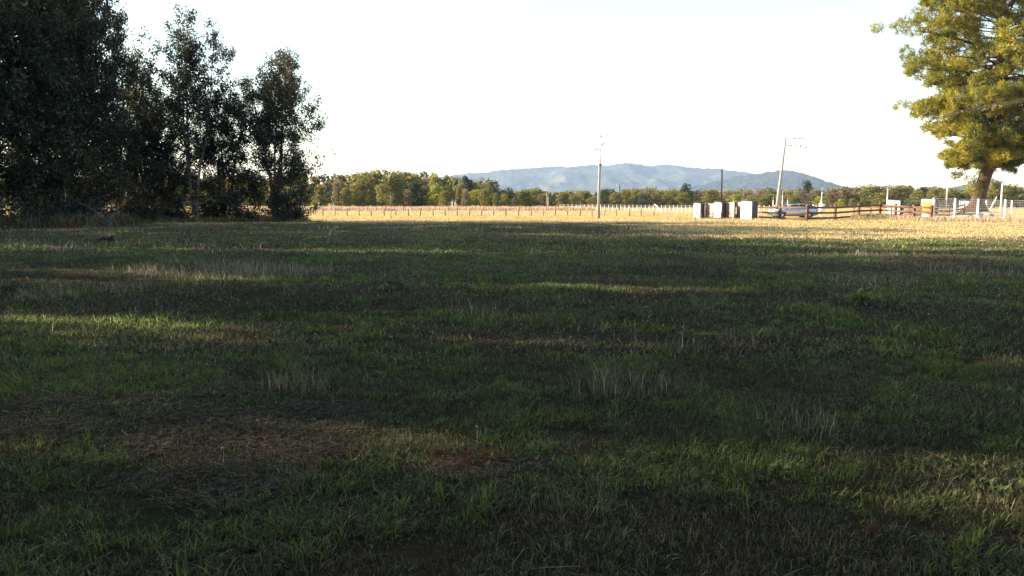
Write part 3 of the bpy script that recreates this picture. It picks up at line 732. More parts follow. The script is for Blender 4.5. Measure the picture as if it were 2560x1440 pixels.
# ---------------------------------------------------------------- post and wire fences
def wire_fence(name, lab, px0, px1, step, ybase, ytop, Yd, nw, seed):
    rg = np.random.default_rng(seed)
    o = thing(name, lab, 'fence', (xat((px0 + px1) / 2, Yd), Yd, 0)); ox = o.location.x
    n = int((px1 - px0) / step) + 1; h = at(1280, ytop, Yd).z
    mb = MB(); mb.tube([(0, 0, -.3), (.004, 0, .5), (0, 0, h)], [.075, .07, .065], 7); me = np_mesh('post', mb.v, mb.q, mb.t, smooth_shade=True); me.materials.append(M['post'])
    for i in range(n):
        px = px0 + i * step + rg.uniform(-1.2, 1.2)
        p = link('post', me, None, o, (xat(px, Yd) - ox, rg.uniform(-.1, .1), gz(xat(px, Yd), Yd))); p.scale = (rg.uniform(.9, 1.25), rg.uniform(.9, 1.25), rg.uniform(.92, 1.08)); p.rotation_euler = (rg.uniform(-.03, .03), rg.uniform(-.04, .04), rg.uniform(0, 6))
    for k in range(nw):
        mb = MB(); z = h * (.3 + .62 * k / max(1, nw - 1)); mb.tube([(xat(px0 - 6 + (px1 - px0 + 12) * t, Yd) - ox, -.06, z + .01 * math.sin(t * 40)) for t in np.linspace(0, 1, 40)], .0045, 4, False); mb.build('wire', M['wire'], o)
wire_fence('wire_fence', 'near row of wooden posts and wire across the sunlit pasture', 560, 1655, 30.7, 540, 521, ground_d(540), 3, 1)
wire_fence('wire_fence', 'far row of wooden posts and wire below the tree line', 560, 1545, 22.4, 528, 515.5, ground_d(528), 3, 2)

# ---------------------------------------------------------------- mesh fences
def mesh_fence(name, lab, posts, h, mat_post, rp, hw, vstep, lean_brace=None):
    """posts: list of (x, y); square mesh between them"""
    o = thing(name, lab, 'fence', (posts[0][0], posts[0][1], gz(*posts[0]))); ox, oy, oz = o.location
    for (x, y) in posts:
        mb = MB(); mb.box((0, 0, h / 2 - .15), (rp * 2, rp * 2, h + .3), .5, rp * .25); mb.build('post', mat_post, o, loc=(x - ox, y - oy, gz(x, y) - oz))
    wv = MB()
    for a, b in zip(posts[:-1], posts[1:]):
        za, zb = gz(*a) - oz, gz(*b) - oz
        A = Vector((a[0] - ox, a[1] - oy, za)); B = Vector((b[0] - ox, b[1] - oy, zb)); L = (B - A).length
        for k in range(hw): z = h * (.06 + .9 * k / (hw - 1)); wv.tube([A + Vector((0, 0, z)), B + Vector((0, 0, z))], .006, 3, False)
        m = int(L / vstep)
        for k in range(1, m): p = A.lerp(B, k / m); wv.tube([p + Vector((0, 0, h * .05)), p + Vector((0, 0, h * .97))], .005, 3, False)
    wo = wv.build('wire_mesh', M['galv'], o); wo['kind'] = 'stuff'
    return o
pp = [(xat(p, y), y) for p, y in ((2334, 80), (2388, 78), (2446, 76.5), (2514, 74), (2596, 71))]
o = mesh_fence('mesh_fence', 'wire mesh fence with white posts in front of the pine', pp, 1.95, M['white_paint'], .075, 9, .16)
pp = [(xat(p, y), y) for p, y in ((2340, 108), (2400, 106), (2466, 104), (2530, 103), (2600, 102))]
o = mesh_fence('mesh_fence', 'mesh fence with white posts standing behind the pine trunk', pp, 1.9, M['white_paint'], .07, 8, .2)
ox, oy, oz = o.location
a = at(2492, 492, 103.5) - o.location; b = at(2470, 534, 103.5) - o.location
mb = MB(); mb.tube([b, a], [.07, .07], 7); mb.build('brace', M['white_paint'], o, True)
pp = []
for i in range(34):
    t = i / 33.0; px = 1735 - 335 * t; Yd = 112 + 58 * t ** 1.25; pp.append((xat(px, Yd), Yd))
o = mesh_fence('mesh_fence', 'long pale mesh fence curving away left of the gate pillars', pp, 1.25, M['galv'], .022, 6, .3)
for pxa, pya, pxb, pyb, Yd in ((1563, 515, 1550, 527, 140), (1683, 515, 1673, 528, 118)):
    mb = MB(); mb.tube([at(pxb, pyb, Yd) - o.location, at(pxa, pya, Yd) - o.location], [.05, .05], 6); mb.build('brace', M['post'], o)
pp = [(xat(p, 118), 118) for p in np.arange(1898, 2060, 13.0)]
mesh_fence('mesh_fence', 'pale mesh fence on the far side of the drive behind the car', pp, 1.2, M['white_paint'], .04, 6, .3)

# ---------------------------------------------------------------- brown rail fences
def rail_fence(lab, posts, h, rails, sec=(.23, .23), bw=.18):
    o = thing('rail_fence', lab, 'fence', (posts[0][0], posts[0][1], 0)); ox, oy = posts[0]
    for i, (x, y) in enumerate(posts):
        q = posts[min(i + 1, len(posts) - 1)]; p = posts[max(i - 1, 0)]; rz = math.atan2(q[1] - p[1], q[0] - p[0])
        mb = MB(); mb.box((0, 0, h / 2 - .15), (sec[0], sec[1], h + .3), rz, .02); mb.build('post', M['rail'], o, loc=(x - ox, y - oy, gz(x, y)))
    for a, b in zip(posts[:-1], posts[1:]):
        d = Vector((b[0] - a[0], b[1] - a[1])); L = d.length; n = Vector((d.y, -d.x)) / L; rz = math.atan2(d.y, d.x)
        if n.y > 0: n = -n
        za, zb = gz(*a), gz(*b)
        for z in rails:
            off = n * (sec[1] / 2 + .024); V = []
            x0, y0, x1, y1 = a[0] - ox + off.x, a[1] - oy + off.y, b[0] - ox + off.x, b[1] - oy + off.y
            for (x, y, zz) in ((x0, y0, za + z), (x1, y1, zb + z)):
                for s, e in ((-1, -1), (1, -1), (1, 1), (-1, 1)): V.append((x + n.x * .02 * s, y + n.y * .02 * s, zz + bw / 2 * e))
            mb = MB(); mb.add(V, [(0, 1, 2, 3), (7, 6, 5, 4), (0, 4, 5, 1), (1, 5, 6, 2), (2, 6, 7, 3), (3, 7, 4, 0)]); mb.build('rail', M['rail'], o)
    return o
fp = [(1886, 78), (1951, 74), (2019, 69.5), (2089, 74.5), (2148, 78), (2201, 81), (2240, 77), (2286, 74.8), (2330, 72.5)]
rail_fence('brown three-rail fence zigzagging in front of the silver car', [(xat(p, y), y) for p, y in fp], 1.46, (.24, .72, 1.20))
fp = [(2136, 96), (2178, 93), (2230, 90.5), (2304, 87), (2374, 85), (2412, 90)]
rail_fence('second brown rail fence further back, in front of the second gate', [(xat(p, y), y) for p, y in fp], 1.35, (.3, .72, 1.12), (.14, .14), .14)

# ---------------------------------------------------------------- gate pillars and gates
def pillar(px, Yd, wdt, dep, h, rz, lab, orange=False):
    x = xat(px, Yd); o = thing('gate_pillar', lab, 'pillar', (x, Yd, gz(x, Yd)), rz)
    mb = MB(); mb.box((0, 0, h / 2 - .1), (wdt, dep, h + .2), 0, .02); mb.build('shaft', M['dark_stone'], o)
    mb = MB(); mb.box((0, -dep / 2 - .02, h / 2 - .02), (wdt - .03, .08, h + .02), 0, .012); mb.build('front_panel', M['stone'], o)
    mb = MB(); mb.box((0, 0, h + .125), (wdt + .05, dep + .16, .05), 0, .01); mb.build('cap', M['dark_metal'], o)
    if orange:
        for k in range(5):
            mb = MB(); mb.box((.02, -dep / 2 - .095, h - .42 - k * .25), (wdt * .97, .05, .225), 0, .008); mb.build('board', M['orange'], o)
    return o
RZ = -R(50)
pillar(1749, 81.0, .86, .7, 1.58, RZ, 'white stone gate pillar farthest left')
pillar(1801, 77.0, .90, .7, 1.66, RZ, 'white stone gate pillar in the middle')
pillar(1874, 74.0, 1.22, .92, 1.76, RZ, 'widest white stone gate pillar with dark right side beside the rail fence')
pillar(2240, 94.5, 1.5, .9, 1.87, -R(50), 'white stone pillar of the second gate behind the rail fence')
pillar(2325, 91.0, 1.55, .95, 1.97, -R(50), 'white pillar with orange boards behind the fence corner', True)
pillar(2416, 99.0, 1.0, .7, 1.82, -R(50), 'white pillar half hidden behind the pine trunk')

def gate(px0, Y0, px1, Y1, h, lab, mesh=False):
    a = Vector((xat(px0, Y0), Y0, gz(xat(px0, Y0), Y0))); b = Vector((xat(px1, Y1), Y1, gz(xat(px1, Y1), Y1))); d = b - a; L = d.length
    o = thing('gate', lab, 'gate', a, math.atan2(d.y, d.x)); z0 = .08
    for nm, c, s in (('top_rail', (L / 2, 0, h - .03), (L - .13, .055, .06)), ('bottom_rail', (L / 2, 0, z0 + .03), (L - .13, .055, .06)), ('middle_rail', (L / 2, -.035, h * .22), (L - .13, .05, .05)), ('stile', (.03, 0, (h + z0) / 2), (.06, .06, h - z0)), ('stile', (L - .03, 0, (h + z0) / 2), (.06, .06, h - z0))):
        mb = MB(); mb.box(c, s, 0, .008); mb.build(nm, M['frame_metal'] if not mesh else M['dark_metal'], o)
    mb = MB(); n = int(L / (.095 if not mesh else .14)); st = (L - .14) / n
    for k in range(n):
        x = .07 + st * (k + .5)
        mb.box((x, .012 * (k % 2), (h + z0) / 2), (st * (.86 if not mesh else .2), .03, h - z0 - .14))
    s = mb.build('slats', M['brown_metal'] if not mesh else M['dark_metal'], o); s['kind'] = 'stuff'
    return o
gate(1759, 81.8, 1788.5, 79.0, 1.58, 'brown slatted gate leaf with pale frame between left and middle pillar')
gate(1810.5, 77.6, 1836.5, 75.2, 1.66, 'brown slatted gate leaf with pale frame right of the middle pillar')
gate(1844, 76.8, 1855, 75.4, 1.68, 'narrow brown slatted gate leaf against the widest pillar')
gate(2258, 95.5, 2273, 95.0, 1.82, 'narrow dark barred gate leaf right of the second white pillar', True)
gate(2274.5, 95.0, 2303, 93.5, 1.85, 'wide dark barred gate leaf left of the orange boards', True)
gate(2344, 96, 2408, 98, 1.82, 'dark barred gate leaf seen through the mesh fence', True)
# black gate motor post between the leaves
x = xat(1841, 75.3); o = thing('gate_post', 'black steel gate post with hanging round motor between two leaves', 'post', (x, 75.3, gz(x, 75.3)), RZ)
for dx in (-.13, .13): mb = MB(); mb.box((dx, 0, .86), (.07, .07, 1.78), 0, .006); mb.build('upright', M['dark_metal'], o)
mb = MB(); mb.box((0, 0, 1.785), (.42, .12, .07), 0, .01); mb.build('cross_bar', M['dark_metal'], o)
mb = MB(); mb.tube([(0, -.16, .36), (0, -.10, .36), (0, .06, .36)], [.17, .2, .2], 14); mb.build('motor_housing', M['plastic'], o, True)
x = xat(1741, 80.3); o = thing('intercom_post', 'thin post with small grey box at the left gate pillar', 'post', (x, 80.3, gz(x, 80.3)))
mb = MB(); mb.tube([(0, 0, -.1), (0, 0, .75)], [.03, .03], 8); mb.build('stem', M['dark_metal'], o)
mb = MB(); mb.box((.0, 0, .62), (.2, .12, .24), -.5, .02); mb.build('box', M['galv'], o)
for px, Yd, lab in ((1783.5, 78.4, 'low dark bollard in front of the left gate leaf'), (1804, 75.2, 'low dark bollard in front of the middle pillar'), (1754, 79.6, 'low dark bollard in front of the left pillar')):
    x = xat(px, Yd); o = thing('bollard', lab, 'bollard', (x, Yd, gz(x, Yd)), 0, 'bollards by the gate')
    mb = MB(); mb.box((0, 0, .3), (.08, .08, .75), .4, .01); mb.build('shaft', M['dark_metal'], o)
    mb = MB(); mb.box((0, 0, .69), (.1, .1, .03), .4, .008); mb.build('cap', M['dark_metal'], o)

# ---------------------------------------------------------------- the car
def car():
    Yd = 80.5; L = 4.75; x = xat(1982, Yd)
    o = thing('station_wagon', 'silver station wagon with roof rails parked behind the rail fence', 'car', (x, Yd, gz(x, Yd) + .005), R(4))
    # stations along x (front at -x): half width, sill z, belt z
    S = [(-2.37, .52, .42, .60), (-2.28, .70, .30, .72), (-2.0, .82, .24, .82), (-1.5, .87, .22, .90), (-.95, .89, .22, .97), (-.3, .90, .22, .98), (.6, .90, .22, .98), (1.4, .89, .22, 1.0), (1.95, .87, .26, 1.0), (2.25, .82, .32, .98), (2.37, .70, .42, .90)]
    def ring(st):
        X_, hw, z0, z1 = st; m = (z0 + z1) / 2
        half = [(.0, z0), (hw * .82, z0), (hw * .96, z0 + .08), (hw, m), (hw * .985, z1 - .08), (hw * .93, z1 - .005), (hw * .6, z1 + .025), (0, z1 + .035)]
        return [(X_, -a, z) for a, z in half] + [(X_, a, z) for a, z in half[-2:0:-1]]
    def loft(stations, rf):
        V = []; n = len(rf(stations[0])); q = []; t = []
        for s in stations: V += rf(s)
        for i in range(len(stations) - 1):
            for j in range(n): k = (j + 1) % n; q.append((i * n + j, i * n + k, i * n + n + k, i * n + n + j))
        for base in (0, (len(stations) - 1) * n):
            c = len(V); V.append(tuple(np.mean(V[base:base + n], 0)))
            for j in range(n): t.append((c, base + j, base + (j + 1) % n))
        return V, q, t
    mb = MB(); mb.add(*loft(S, ring)); mb.build('body', M['car'], o, True)
    # cabin: glass house, then roof and pillars in paint
    Cb = [(-1.12, .78, .96, .98), (-.35, .74, .97, 1.36), (.0, .72, .97, 1.42), (.7, .71, .97, 1.455), (1.4, .70, .98, 1.44), (1.85, .69, .98, 1.38), (2.2, .70, .97, 1.05)]
    def cring(st):
        X_, hw, z0, z1 = st; tw = hw - (z1 - z0) * .32
        half = [(0, z0), (hw, z0), (tw + .03, max(z0 + .01, z1 - .06)), (tw - .04, z1), (0, z1 + .015)]
        return [(X_, -a, z) for a, z in half] + [(X_, a, z) for a, z in half[-2:0:-1]]
    mb = MB(); mb.add(*loft(Cb, cring)); mb.build('greenhouse', M['glass'], o, False)
    Rf = [(-.36, .60, 1.345, 1.385), (.0, .585, 1.40, 1.445), (.7, .565, 1.435, 1.48), (1.4, .56, 1.42, 1.465), (1.9, .57, 1.36, 1.40)]
    mb = MB(); mb.add(*loft(Rf, lambda s: [(s[0], -s[1] - .03, s[2] - .02), (s[0], s[1] + .03, s[2] - .02), (s[0], s[1], s[3]), (s[0], 0, s[3] + .02), (s[0], -s[1], s[3])])); mb.build('roof', M['car'], o, True)
    for s in (-1, 1):
        for p0, p1, w_ in (((-1.1, .80, .97), (-.34, .625, 1.38), .05), ((.35, .765, .97), (.38, .60, 1.44), .045), ((1.25, .755, .98), (1.3, .59, 1.45), .045), ((2.2, .73, 1.0), (1.86, .60, 1.38), .09)):
            mb = MB(); mb.tube([(p0[0], s * p0[1], p0[2]), (p1[0], s * p1[1], p1[2])], [w_, w_], 6); mb.build('window_pillar', M['car'], o, True)
        mb = MB(); mb.tube([(-.1, s * .52, 1.44), (.0, s * .52, 1.50), (.8, s * .51, 1.53), (1.5, s * .5, 1.51), (1.6, s * .5, 1.45)], [.02] * 5, 6); mb.build('roof_rail', M['plastic'], o, True)
        mb = MB(); mb.box((-.72, s * .98, 1.03), (.16, .2, .14), 0, .03); mb.build('wing_mirror', M['car'], o)
        mb = MB(); mb.box((-2.18, s * .66, .68), (.22, .24, .13), s * -.5, .03); mb.build('headlight', M['lamp'], o)
        mb = MB(); mb.box((2.24, s * .76, .86), (.14, .16, .2), 0, .03); mb.build('taillight', M['red'], o)
        for hx in (-.05, .9): mb = MB(); mb.box((hx + .2, s * .905, .83), (.2, .03, .035), 0, .008); mb.build('door_handle', M['plastic'], o)
        mb = MB(); mb.box((0, s * .895, .5), (2.3, .03, .07), 0, .01); mb.build('side_moulding', M['plastic'], o)
        for wx in (-1.45, 1.38):
            th = np.linspace(0, 2 * np.pi, 25); mb = MB()
            mb.tube([(wx, s * .66, .315), (wx, s * .70, .315), (wx, s * .86, .315), (wx, s * .895, .315)], [.27, .315, .315, .285], 24); wh = mb.build('wheel', M['tyre'], o, True)
            mb = MB(); mb.tube([(wx, s * .86, .315), (wx, s * .905, .315)], [.2, .19], 18); mb.build('rim', M['alloy'], wh)
            # arch lip
            V = []; qd = []; n = 14
            for i in range(n + 1):
                a = math.pi * i / n
                for r_, yy in ((.335, .875), (.405, .91), (.335, .925)): V.append((wx + math.cos(a) * r_, s * yy, .30 + math.sin(a) * r_))
            for i in range(n): qd += [(i * 3, i * 3 + 1, i * 3 + 4, i * 3 + 3), (i * 3 + 1, i * 3 + 2, i * 3 + 5, i * 3 + 4)]
            mb = MB(); mb.add(V, qd); mb.build('wheel_arch', M['plastic'], o)
    mb = MB(); mb.box((-2.36, 0, .42), (.08, 1.1, .2), 0, .03); mb.build('grille', M['plastic'], o)
    mb = MB(); mb.box((2.36, 0, .47), (.1, 1.45, .16), 0, .03); mb.build('rear_bumper', M['plastic'], o)
car()

# ---------------------------------------------------------------- poles
def insul(mb, p, s=.05, h=.14): mb.tube([p, (p[0], p[1], p[2] + h * .4), (p[0], p[1], p[2] + h)], [s * .6, s, s * .5], 8)
def pole_base(name, lab, px, Yd, cat='utility pole'):
    x = xat(px, Yd); return thing(name, lab, cat, (x, Yd, gz(x, Yd)))
# tall concrete pole
Yd = ground_d(547); o = pole_base('utility_pole', 'tall concrete pole with thin upper mast standing alone in the pasture', 1497, Yd)
zt = at(1498, 408, Yd).z; z2 = at(1498, 338, Yd).z
mb = MB(); mb.tube([(0, 0, -.5), (.0, 0, zt * .5), (.05, 0, zt)], [.15, .135, .11], 14); mb.build('shaft', M['concrete'], o, True)
mb = MB(); mb.tube([(.13, 0, zt - .6), (.14, 0, (zt + z2) / 2), (.15, 0, z2)], [.06, .055, .05], 10); mb.build('mast', M['galv'], o, True)
mb = MB(); mb.box((.1, 0, zt - .12), (.34, .3, .1), 0, .02); mb.build('clamp', M['dark_metal'], o)
for dz, x0, x1 in ((-.02, -.65, .75), (-1.35, -.7, .15)):
    mb = MB(); mb.box(((x0 + x1) / 2 + .12, .09, z2 + dz), (x1 - x0, .07, .07), 0, .01); ca = mb.build('crossarm', M['galv'], o)
    for xx in (x0 + .15, (x0 + x1) / 2 - .1, x1 - .1):
        mb = MB(); insul(mb, (xx + .12, .09, z2 + dz + .04)); mb.build('insulator', M['porcelain'], ca, True)
mb = MB(); mb.tube([(.15, 0, z2 - 1.05), (.4, 0, z2 - .75), (.55, 0, z2 - .72)], [.035, .05, .03], 7); mb.build('fuse_switch', M['dark_metal'], o, True)
base = at(1675, 548, Yd - 1); topw = Vector((.14, 0, z2 - 1.6)); gw = base - o.location
mb = MB(); mb.tube([topw, gw], [.012, .012], 5, False); gy_ = mb.build('guy_wire', M['wire'], o)
a_ = topw.lerp(gw, .775)
mb = MB(); mb.tube([a_, gw], [.04, .04], 7); mb.build('guard_pipe', M['white_paint'], gy_, True)
# leaning pole
Yd = 92.0; o = pole_base('utility_pole', 'thick concrete pole leaning to the right behind the silver car', 1941, Yd)
tip = at(1964.5, 343, Yd) - o.location
mb = MB(); mb.tube([Vector((-.05, 0, -.5)), tip * .5, tip], [.21, .16, .09], 14); mb.build('shaft', M['concrete'], o, True)
a1 = at(2012, 346, Yd) - o.location; a0 = at(1963, 346, Yd) - o.location
mb = MB(); mb.tube([a0, a1], [.05, .045], 6); ca = mb.build('crossarm', M['galv'], o)
mb = MB(); mb.tube([at(1987, 347, Yd) - o.location, at(1966, 364, Yd) - o.location], [.025, .025], 5); mb.build('arm_brace', M['galv'], o)
b1 = at(2018, 369, Yd) - o.location; b0 = at(1963, 364, Yd) - o.location
mb = MB(); mb.tube([b0, b1], [.028, .022], 5); cb = mb.build('lower_arm', M['galv'], o)
for px, py in ((1970, 365), (1976, 364.5), (1979, 364.5), (1992, 364), (2001, 366), (2015, 369)):
    p = at(px, py, Yd) - o.location; mb = MB(); insul(mb, (p.x, p.y - .02, p.z - .06), .085 if px > 1985 else .05, .2); mb.build('insulator', M['dark_metal'], cb, True)
for px in (1985, 1998, 2009):
    p = at(px, 346, Yd) - o.location; mb = MB(); insul(mb, (p.x, p.y, p.z + .04), .05, .16); mb.build('insulator', M['porcelain'], ca, True)
# wires run from its crossarm past the pine to a pole outside the frame
pl2 = Vector((62.0, 62.0, 0))
for k, px in enumerate((1985, 1998, 2009)):
    A = at(px, 344.5, Yd); Bp = Vector((60.2 + k * .8, 66.0, 14.2)); pts = []
    for t in np.linspace(0, 1, 24): p = A.lerp(Bp, t); p.z -= 4 * .55 * t * (1 - t); pts.append(p)
    mb = MB(); mb.tube(pts, .006, 4, False); wo = mb.build('power_line', M['wire'])
    tag(wo, ('topmost', 'middle', 'lowest')[k] + ' power line crossing in front of the pine crown', 'cable', 'power lines in front of the pine')
# dark lamp pole behind the gate
Yd = 150.0; o = pole_base('utility_pole', 'dark pole with short arm left and small lamp right above the middle gate pillar', 1803, Yd)
h = at(1803, 422, Yd).z
mb = MB(); mb.tube([(0, 0, -.3), (0, 0, h)], [.19, .12], 10); mb.build('shaft', M['darkwood'], o, True)
a_ = at(1786, 424, Yd) - o.location
mb = MB(); mb.tube([a_, (0, 0, h - .1)], [.05, .05], 6); ca = mb.build('crossarm', M['dark_metal'], o)
mb = MB(); mb.tube([(-.9, 0, h - .1), (0, 0, h - .5)], [.03, .03], 5); mb.build('arm_brace', M['dark_metal'], o)
for xx in (-1.2, -.55): mb = MB(); insul(mb, (xx, 0, h - .45), .06, .25); mb.build('insulator', M['porcelain'], ca, True)
b_ = at(1817, 420.5, Yd) - o.location
mb = MB(); mb.tube([(0, 0, h - .15), (b_.x * .6, 0, b_.z - .03), (b_.x, 0, b_.z)], [.03, .025, .025], 6); la = mb.build('lamp_arm', M['galv'], o, True)
mb = MB(); mb.tube([(b_.x - .15, 0, b_.z - .02), (b_.x + .05, 0, b_.z - .03), (b_.x + .3, 0, b_.z + .01)], [.05, .09, .04], 8); mb.build('lamp_head', M['galv'], la, True)
gq = at(1832, 505, Yd) - o.location
mb = MB(); mb.tube([(0, 0, h - .5), gq], [.012, .012], 4, False); mb.build('guy_wire', M['wire'], o)
# small T pole
Yd = 165.0; o = pole_base('utility_pole', 'small dark T-shaped pole right of the tall concrete pole', 1549, Yd)
h = at(1549, 463, Yd).z
mb = MB(); mb.tube([(0, 0, -.3), (0, 0, h)], [.13, .1], 8); mb.build('shaft', M['darkwood'], o, True)
mb = MB(); mb.box((0, -.1, h - .15), (1.55, .1, .11), 0, .01); ca = mb.build('crossarm', M['galv'], o)
for xx in (-.65, .65): mb = MB(); insul(mb, (xx, -.1, h - .09), .06, .2); mb.build('insulator', M['white_paint'], ca, True)
# pale pole with short arms
Yd = 160.0; o = pole_base('utility_pole', 'pale short pole with stubby arms left of the tall concrete pole', 1367, Yd)
h = at(1367, 477, Yd).z
mb = MB(); mb.tube([(0, 0, -.3), (0, 0, h)], [.11, .08], 8); mb.build('shaft', M['post'], o, True)
mb = MB(); mb.box((0, -.09, h), (.9, .1, .1), 0, .01); mb.build('crossarm', M['white_paint'], o)
for s in (-1, 1): mb = MB(); mb.tube([(s * .38, -.02, h), (0, -.02, h - .4)], [.03, .03], 5); mb.build('arm_brace', M['post'], o)
# white mast posts
def mast(px, ytop, Yd, r, lab, tip_dark=False):
    o = pole_base('white_pole', lab, px, Yd, 'pole'); h = at(px, ytop, Yd).z
    hh = h * .8
    mb = MB(); mb.tube([(0, 0, -.3), (0, 0, hh)], [r, r * .7], 8); mb.build('shaft', M['white_paint'], o, True)
    mb = MB(); mb.tube([(0, 0, hh), (.01, 0, h)], [r * .5, r * .3], 6); mb.build('mast', M['galv'], o, True)
mast(2218, 458, 120, .11, 'thin white pole just left of the second gate pillar')
mast(2366, 433, 118, .09, 'thin pole rising left of the pine trunk')
mast(2503, 440, 108, .12, 'white pole between the pine trunk and the right edge')
mast(2054, 468, 135, .09, 'thin white pole above the white sign')
mast(1833, 494, 130, .07, 'short white post above the second gate leaf')
mast(1933, 492, 122, .08, 'short white post left of the leaning pole')
mast(1956, 476, 122, .08, 'white post close behind the leaning pole')
mast(1969, 493, 122, .08, 'short white post right of the leaning pole')
mast(2051, 494, 122, .06, 'short white post just left of the white sign')
mast(1370, 483, 158, .05, 'thin pale post beside the pole with stubby arms')
# white sign
Yd = 100; o = pole_base('sign', 'blank white sign board on a dark post behind the car', 2055, Yd, 'sign')
mb = MB(); mb.box((0, .05, .6), (.12, .1, 1.6), 0, .01); mb.build('post', M['darkwood'], o)
za, zb = at(2055, 509, Yd).z, at(2055, 528, Yd).z
mb = MB(); mb.box((0, -.02, (za + zb) / 2), (.75, .04, za - zb), -.25, .01); mb.build('board', M['white_paint'], o)

# bare sapling in the pasture
def sapling():
    Yd = ground_d(547.5); x = xat(977, Yd); rg = np.random.default_rng(9)
    o = thing('bare_sapling', 'small bare sapling with a few twigs in front of the post fence', 'tree', (x, Yd, gz(x, Yd)))
    h = at(977, 482, Yd).z; mb = MB()
    P = limb((0, 0, -.1), (.02, 0, 1), h, 10, rg, .04); mb.tube(P, np.linspace(.055, .012, 11), 7); mb.build('trunk', M['post'], o, True)
    for k in range(16):
        i0 = int(rg.integers(4, 10)); a = k * 2.4; Q = limb(P[i0], (math.cos(a), math.sin(a), rg.uniform(.5, 1.3)), rg.uniform(.35, .9), 5, rg, .15)
        mb = MB(); mb.tube(Q, np.linspace(.018, .006, 6), 5, False); mb.build('branch', M['post'], o, True)
    C = P[6:][rg.integers(0, 5, 220)] + rg.normal(size=(220, 3)) * np.array([.35, .35, .3]); V, q, cc = leaf_cloud(C, .09, rg, TN, .5)
    link('leaves', np_mesh('leaves', V, q, colors=cc), M['brown_leaf'], o)
sapling()

# ---------------------------------------------------------------- grass
def blades(rg, n, rad, h0, h1, w_, lean, pal, flat=0.0, pw=None, kink=.35, var=.42):
    a = rg.uniform(0, 2 * np.pi, n); r = rad * np.sqrt(rg.random(n))
    b = np.stack([np.cos(a) * r, np.sin(a) * r, rg.uniform(.006, .03, n) * (w_ / .005) ** .5 if flat > .3 else np.full(n, -.01)], -1)
    az = rg.uniform(0, 2 * np.pi, n); le = (np.abs(rg.normal(size=n)) + (.6 if flat > .3 else 0)) * lean + .05
    L = rg.uniform(h0, h1, n)
    d = np.stack([np.cos(az) * le, np.sin(az) * le, np.ones(n) * (1 - flat)], -1); d /= np.linalg.norm(d, axis=1)[:, None]
    m = b + d * (L * .55)[:, None]
    d2 = d + np.stack([np.cos(az), np.sin(az), -np.ones(n) * .3], -1) * (kink * rg.uniform(.2, 1.6, n))[:, None]; d2 /= np.linalg.norm(d2, axis=1)[:, None]
    t = m + d2 * (L * .45)[:, None]
    fa = az + np.pi / 2 + rg.normal(size=n) * .6
    s = np.stack([np.cos(fa), np.sin(fa), 0 * fa], -1) * (w_ * rg.uniform(.6, 1.3, n))[:, None] * .5
    V = np.stack([b - s, b + s, m + s * .85, m - s * .85, t], 1).reshape(-1, 3)
    V[:, 2] = np.maximum(V[:, 2], .004 if flat > .3 else -.012)
    k = np.arange(n)[:, None] * 5
    q = k + np.array([0, 1, 2, 3]); tr = k + np.array([3, 2, 4])
    pal = np.array(pal); c = pal[rg.choice(len(pal), n, p=pw)] * np.exp(var * rg.normal(size=(n, 1))).clip(.3, 2.4)
    return V, q, tr, np.repeat(c, 5, 0)

def clump(name, parts):
    Vs, qs, ts_, cs, k = [], [], [], [], 0
    for V, q, t, c in parts: Vs.append(V); qs.append(q + k); ts_.append(t + k); cs.append(c); k += len(V)
    me = np_mesh(name, np.concatenate(Vs), np.concatenate(qs), np.concatenate(ts_), np.concatenate(cs)); me.materials.append(M['grass'])
    return me

PG = [(.115, .155, .060), (.095, .132, .058), (.15, .180, .060), (.11, .13, .070)]      # meadow green
PB = [(.165, .225, .058), (.135, .195, .055), (.22, .25, .06)]                              # lush tuft
PS = [(.22, .175, .10), (.27, .21, .12), (.18, .145, .09), (.24, .20, .14)]              # straw
PD = [(.085, .066, .048), (.065, .05, .036), (.12, .093, .066)]                            # dead thatch
PY = [(.62, .465, .25), (.68, .53, .30), (.55, .42, .22), (.63, .475, .24)]                # bleached pasture straw
PL = [(.26, .27, .06), (.30, .28, .07)]

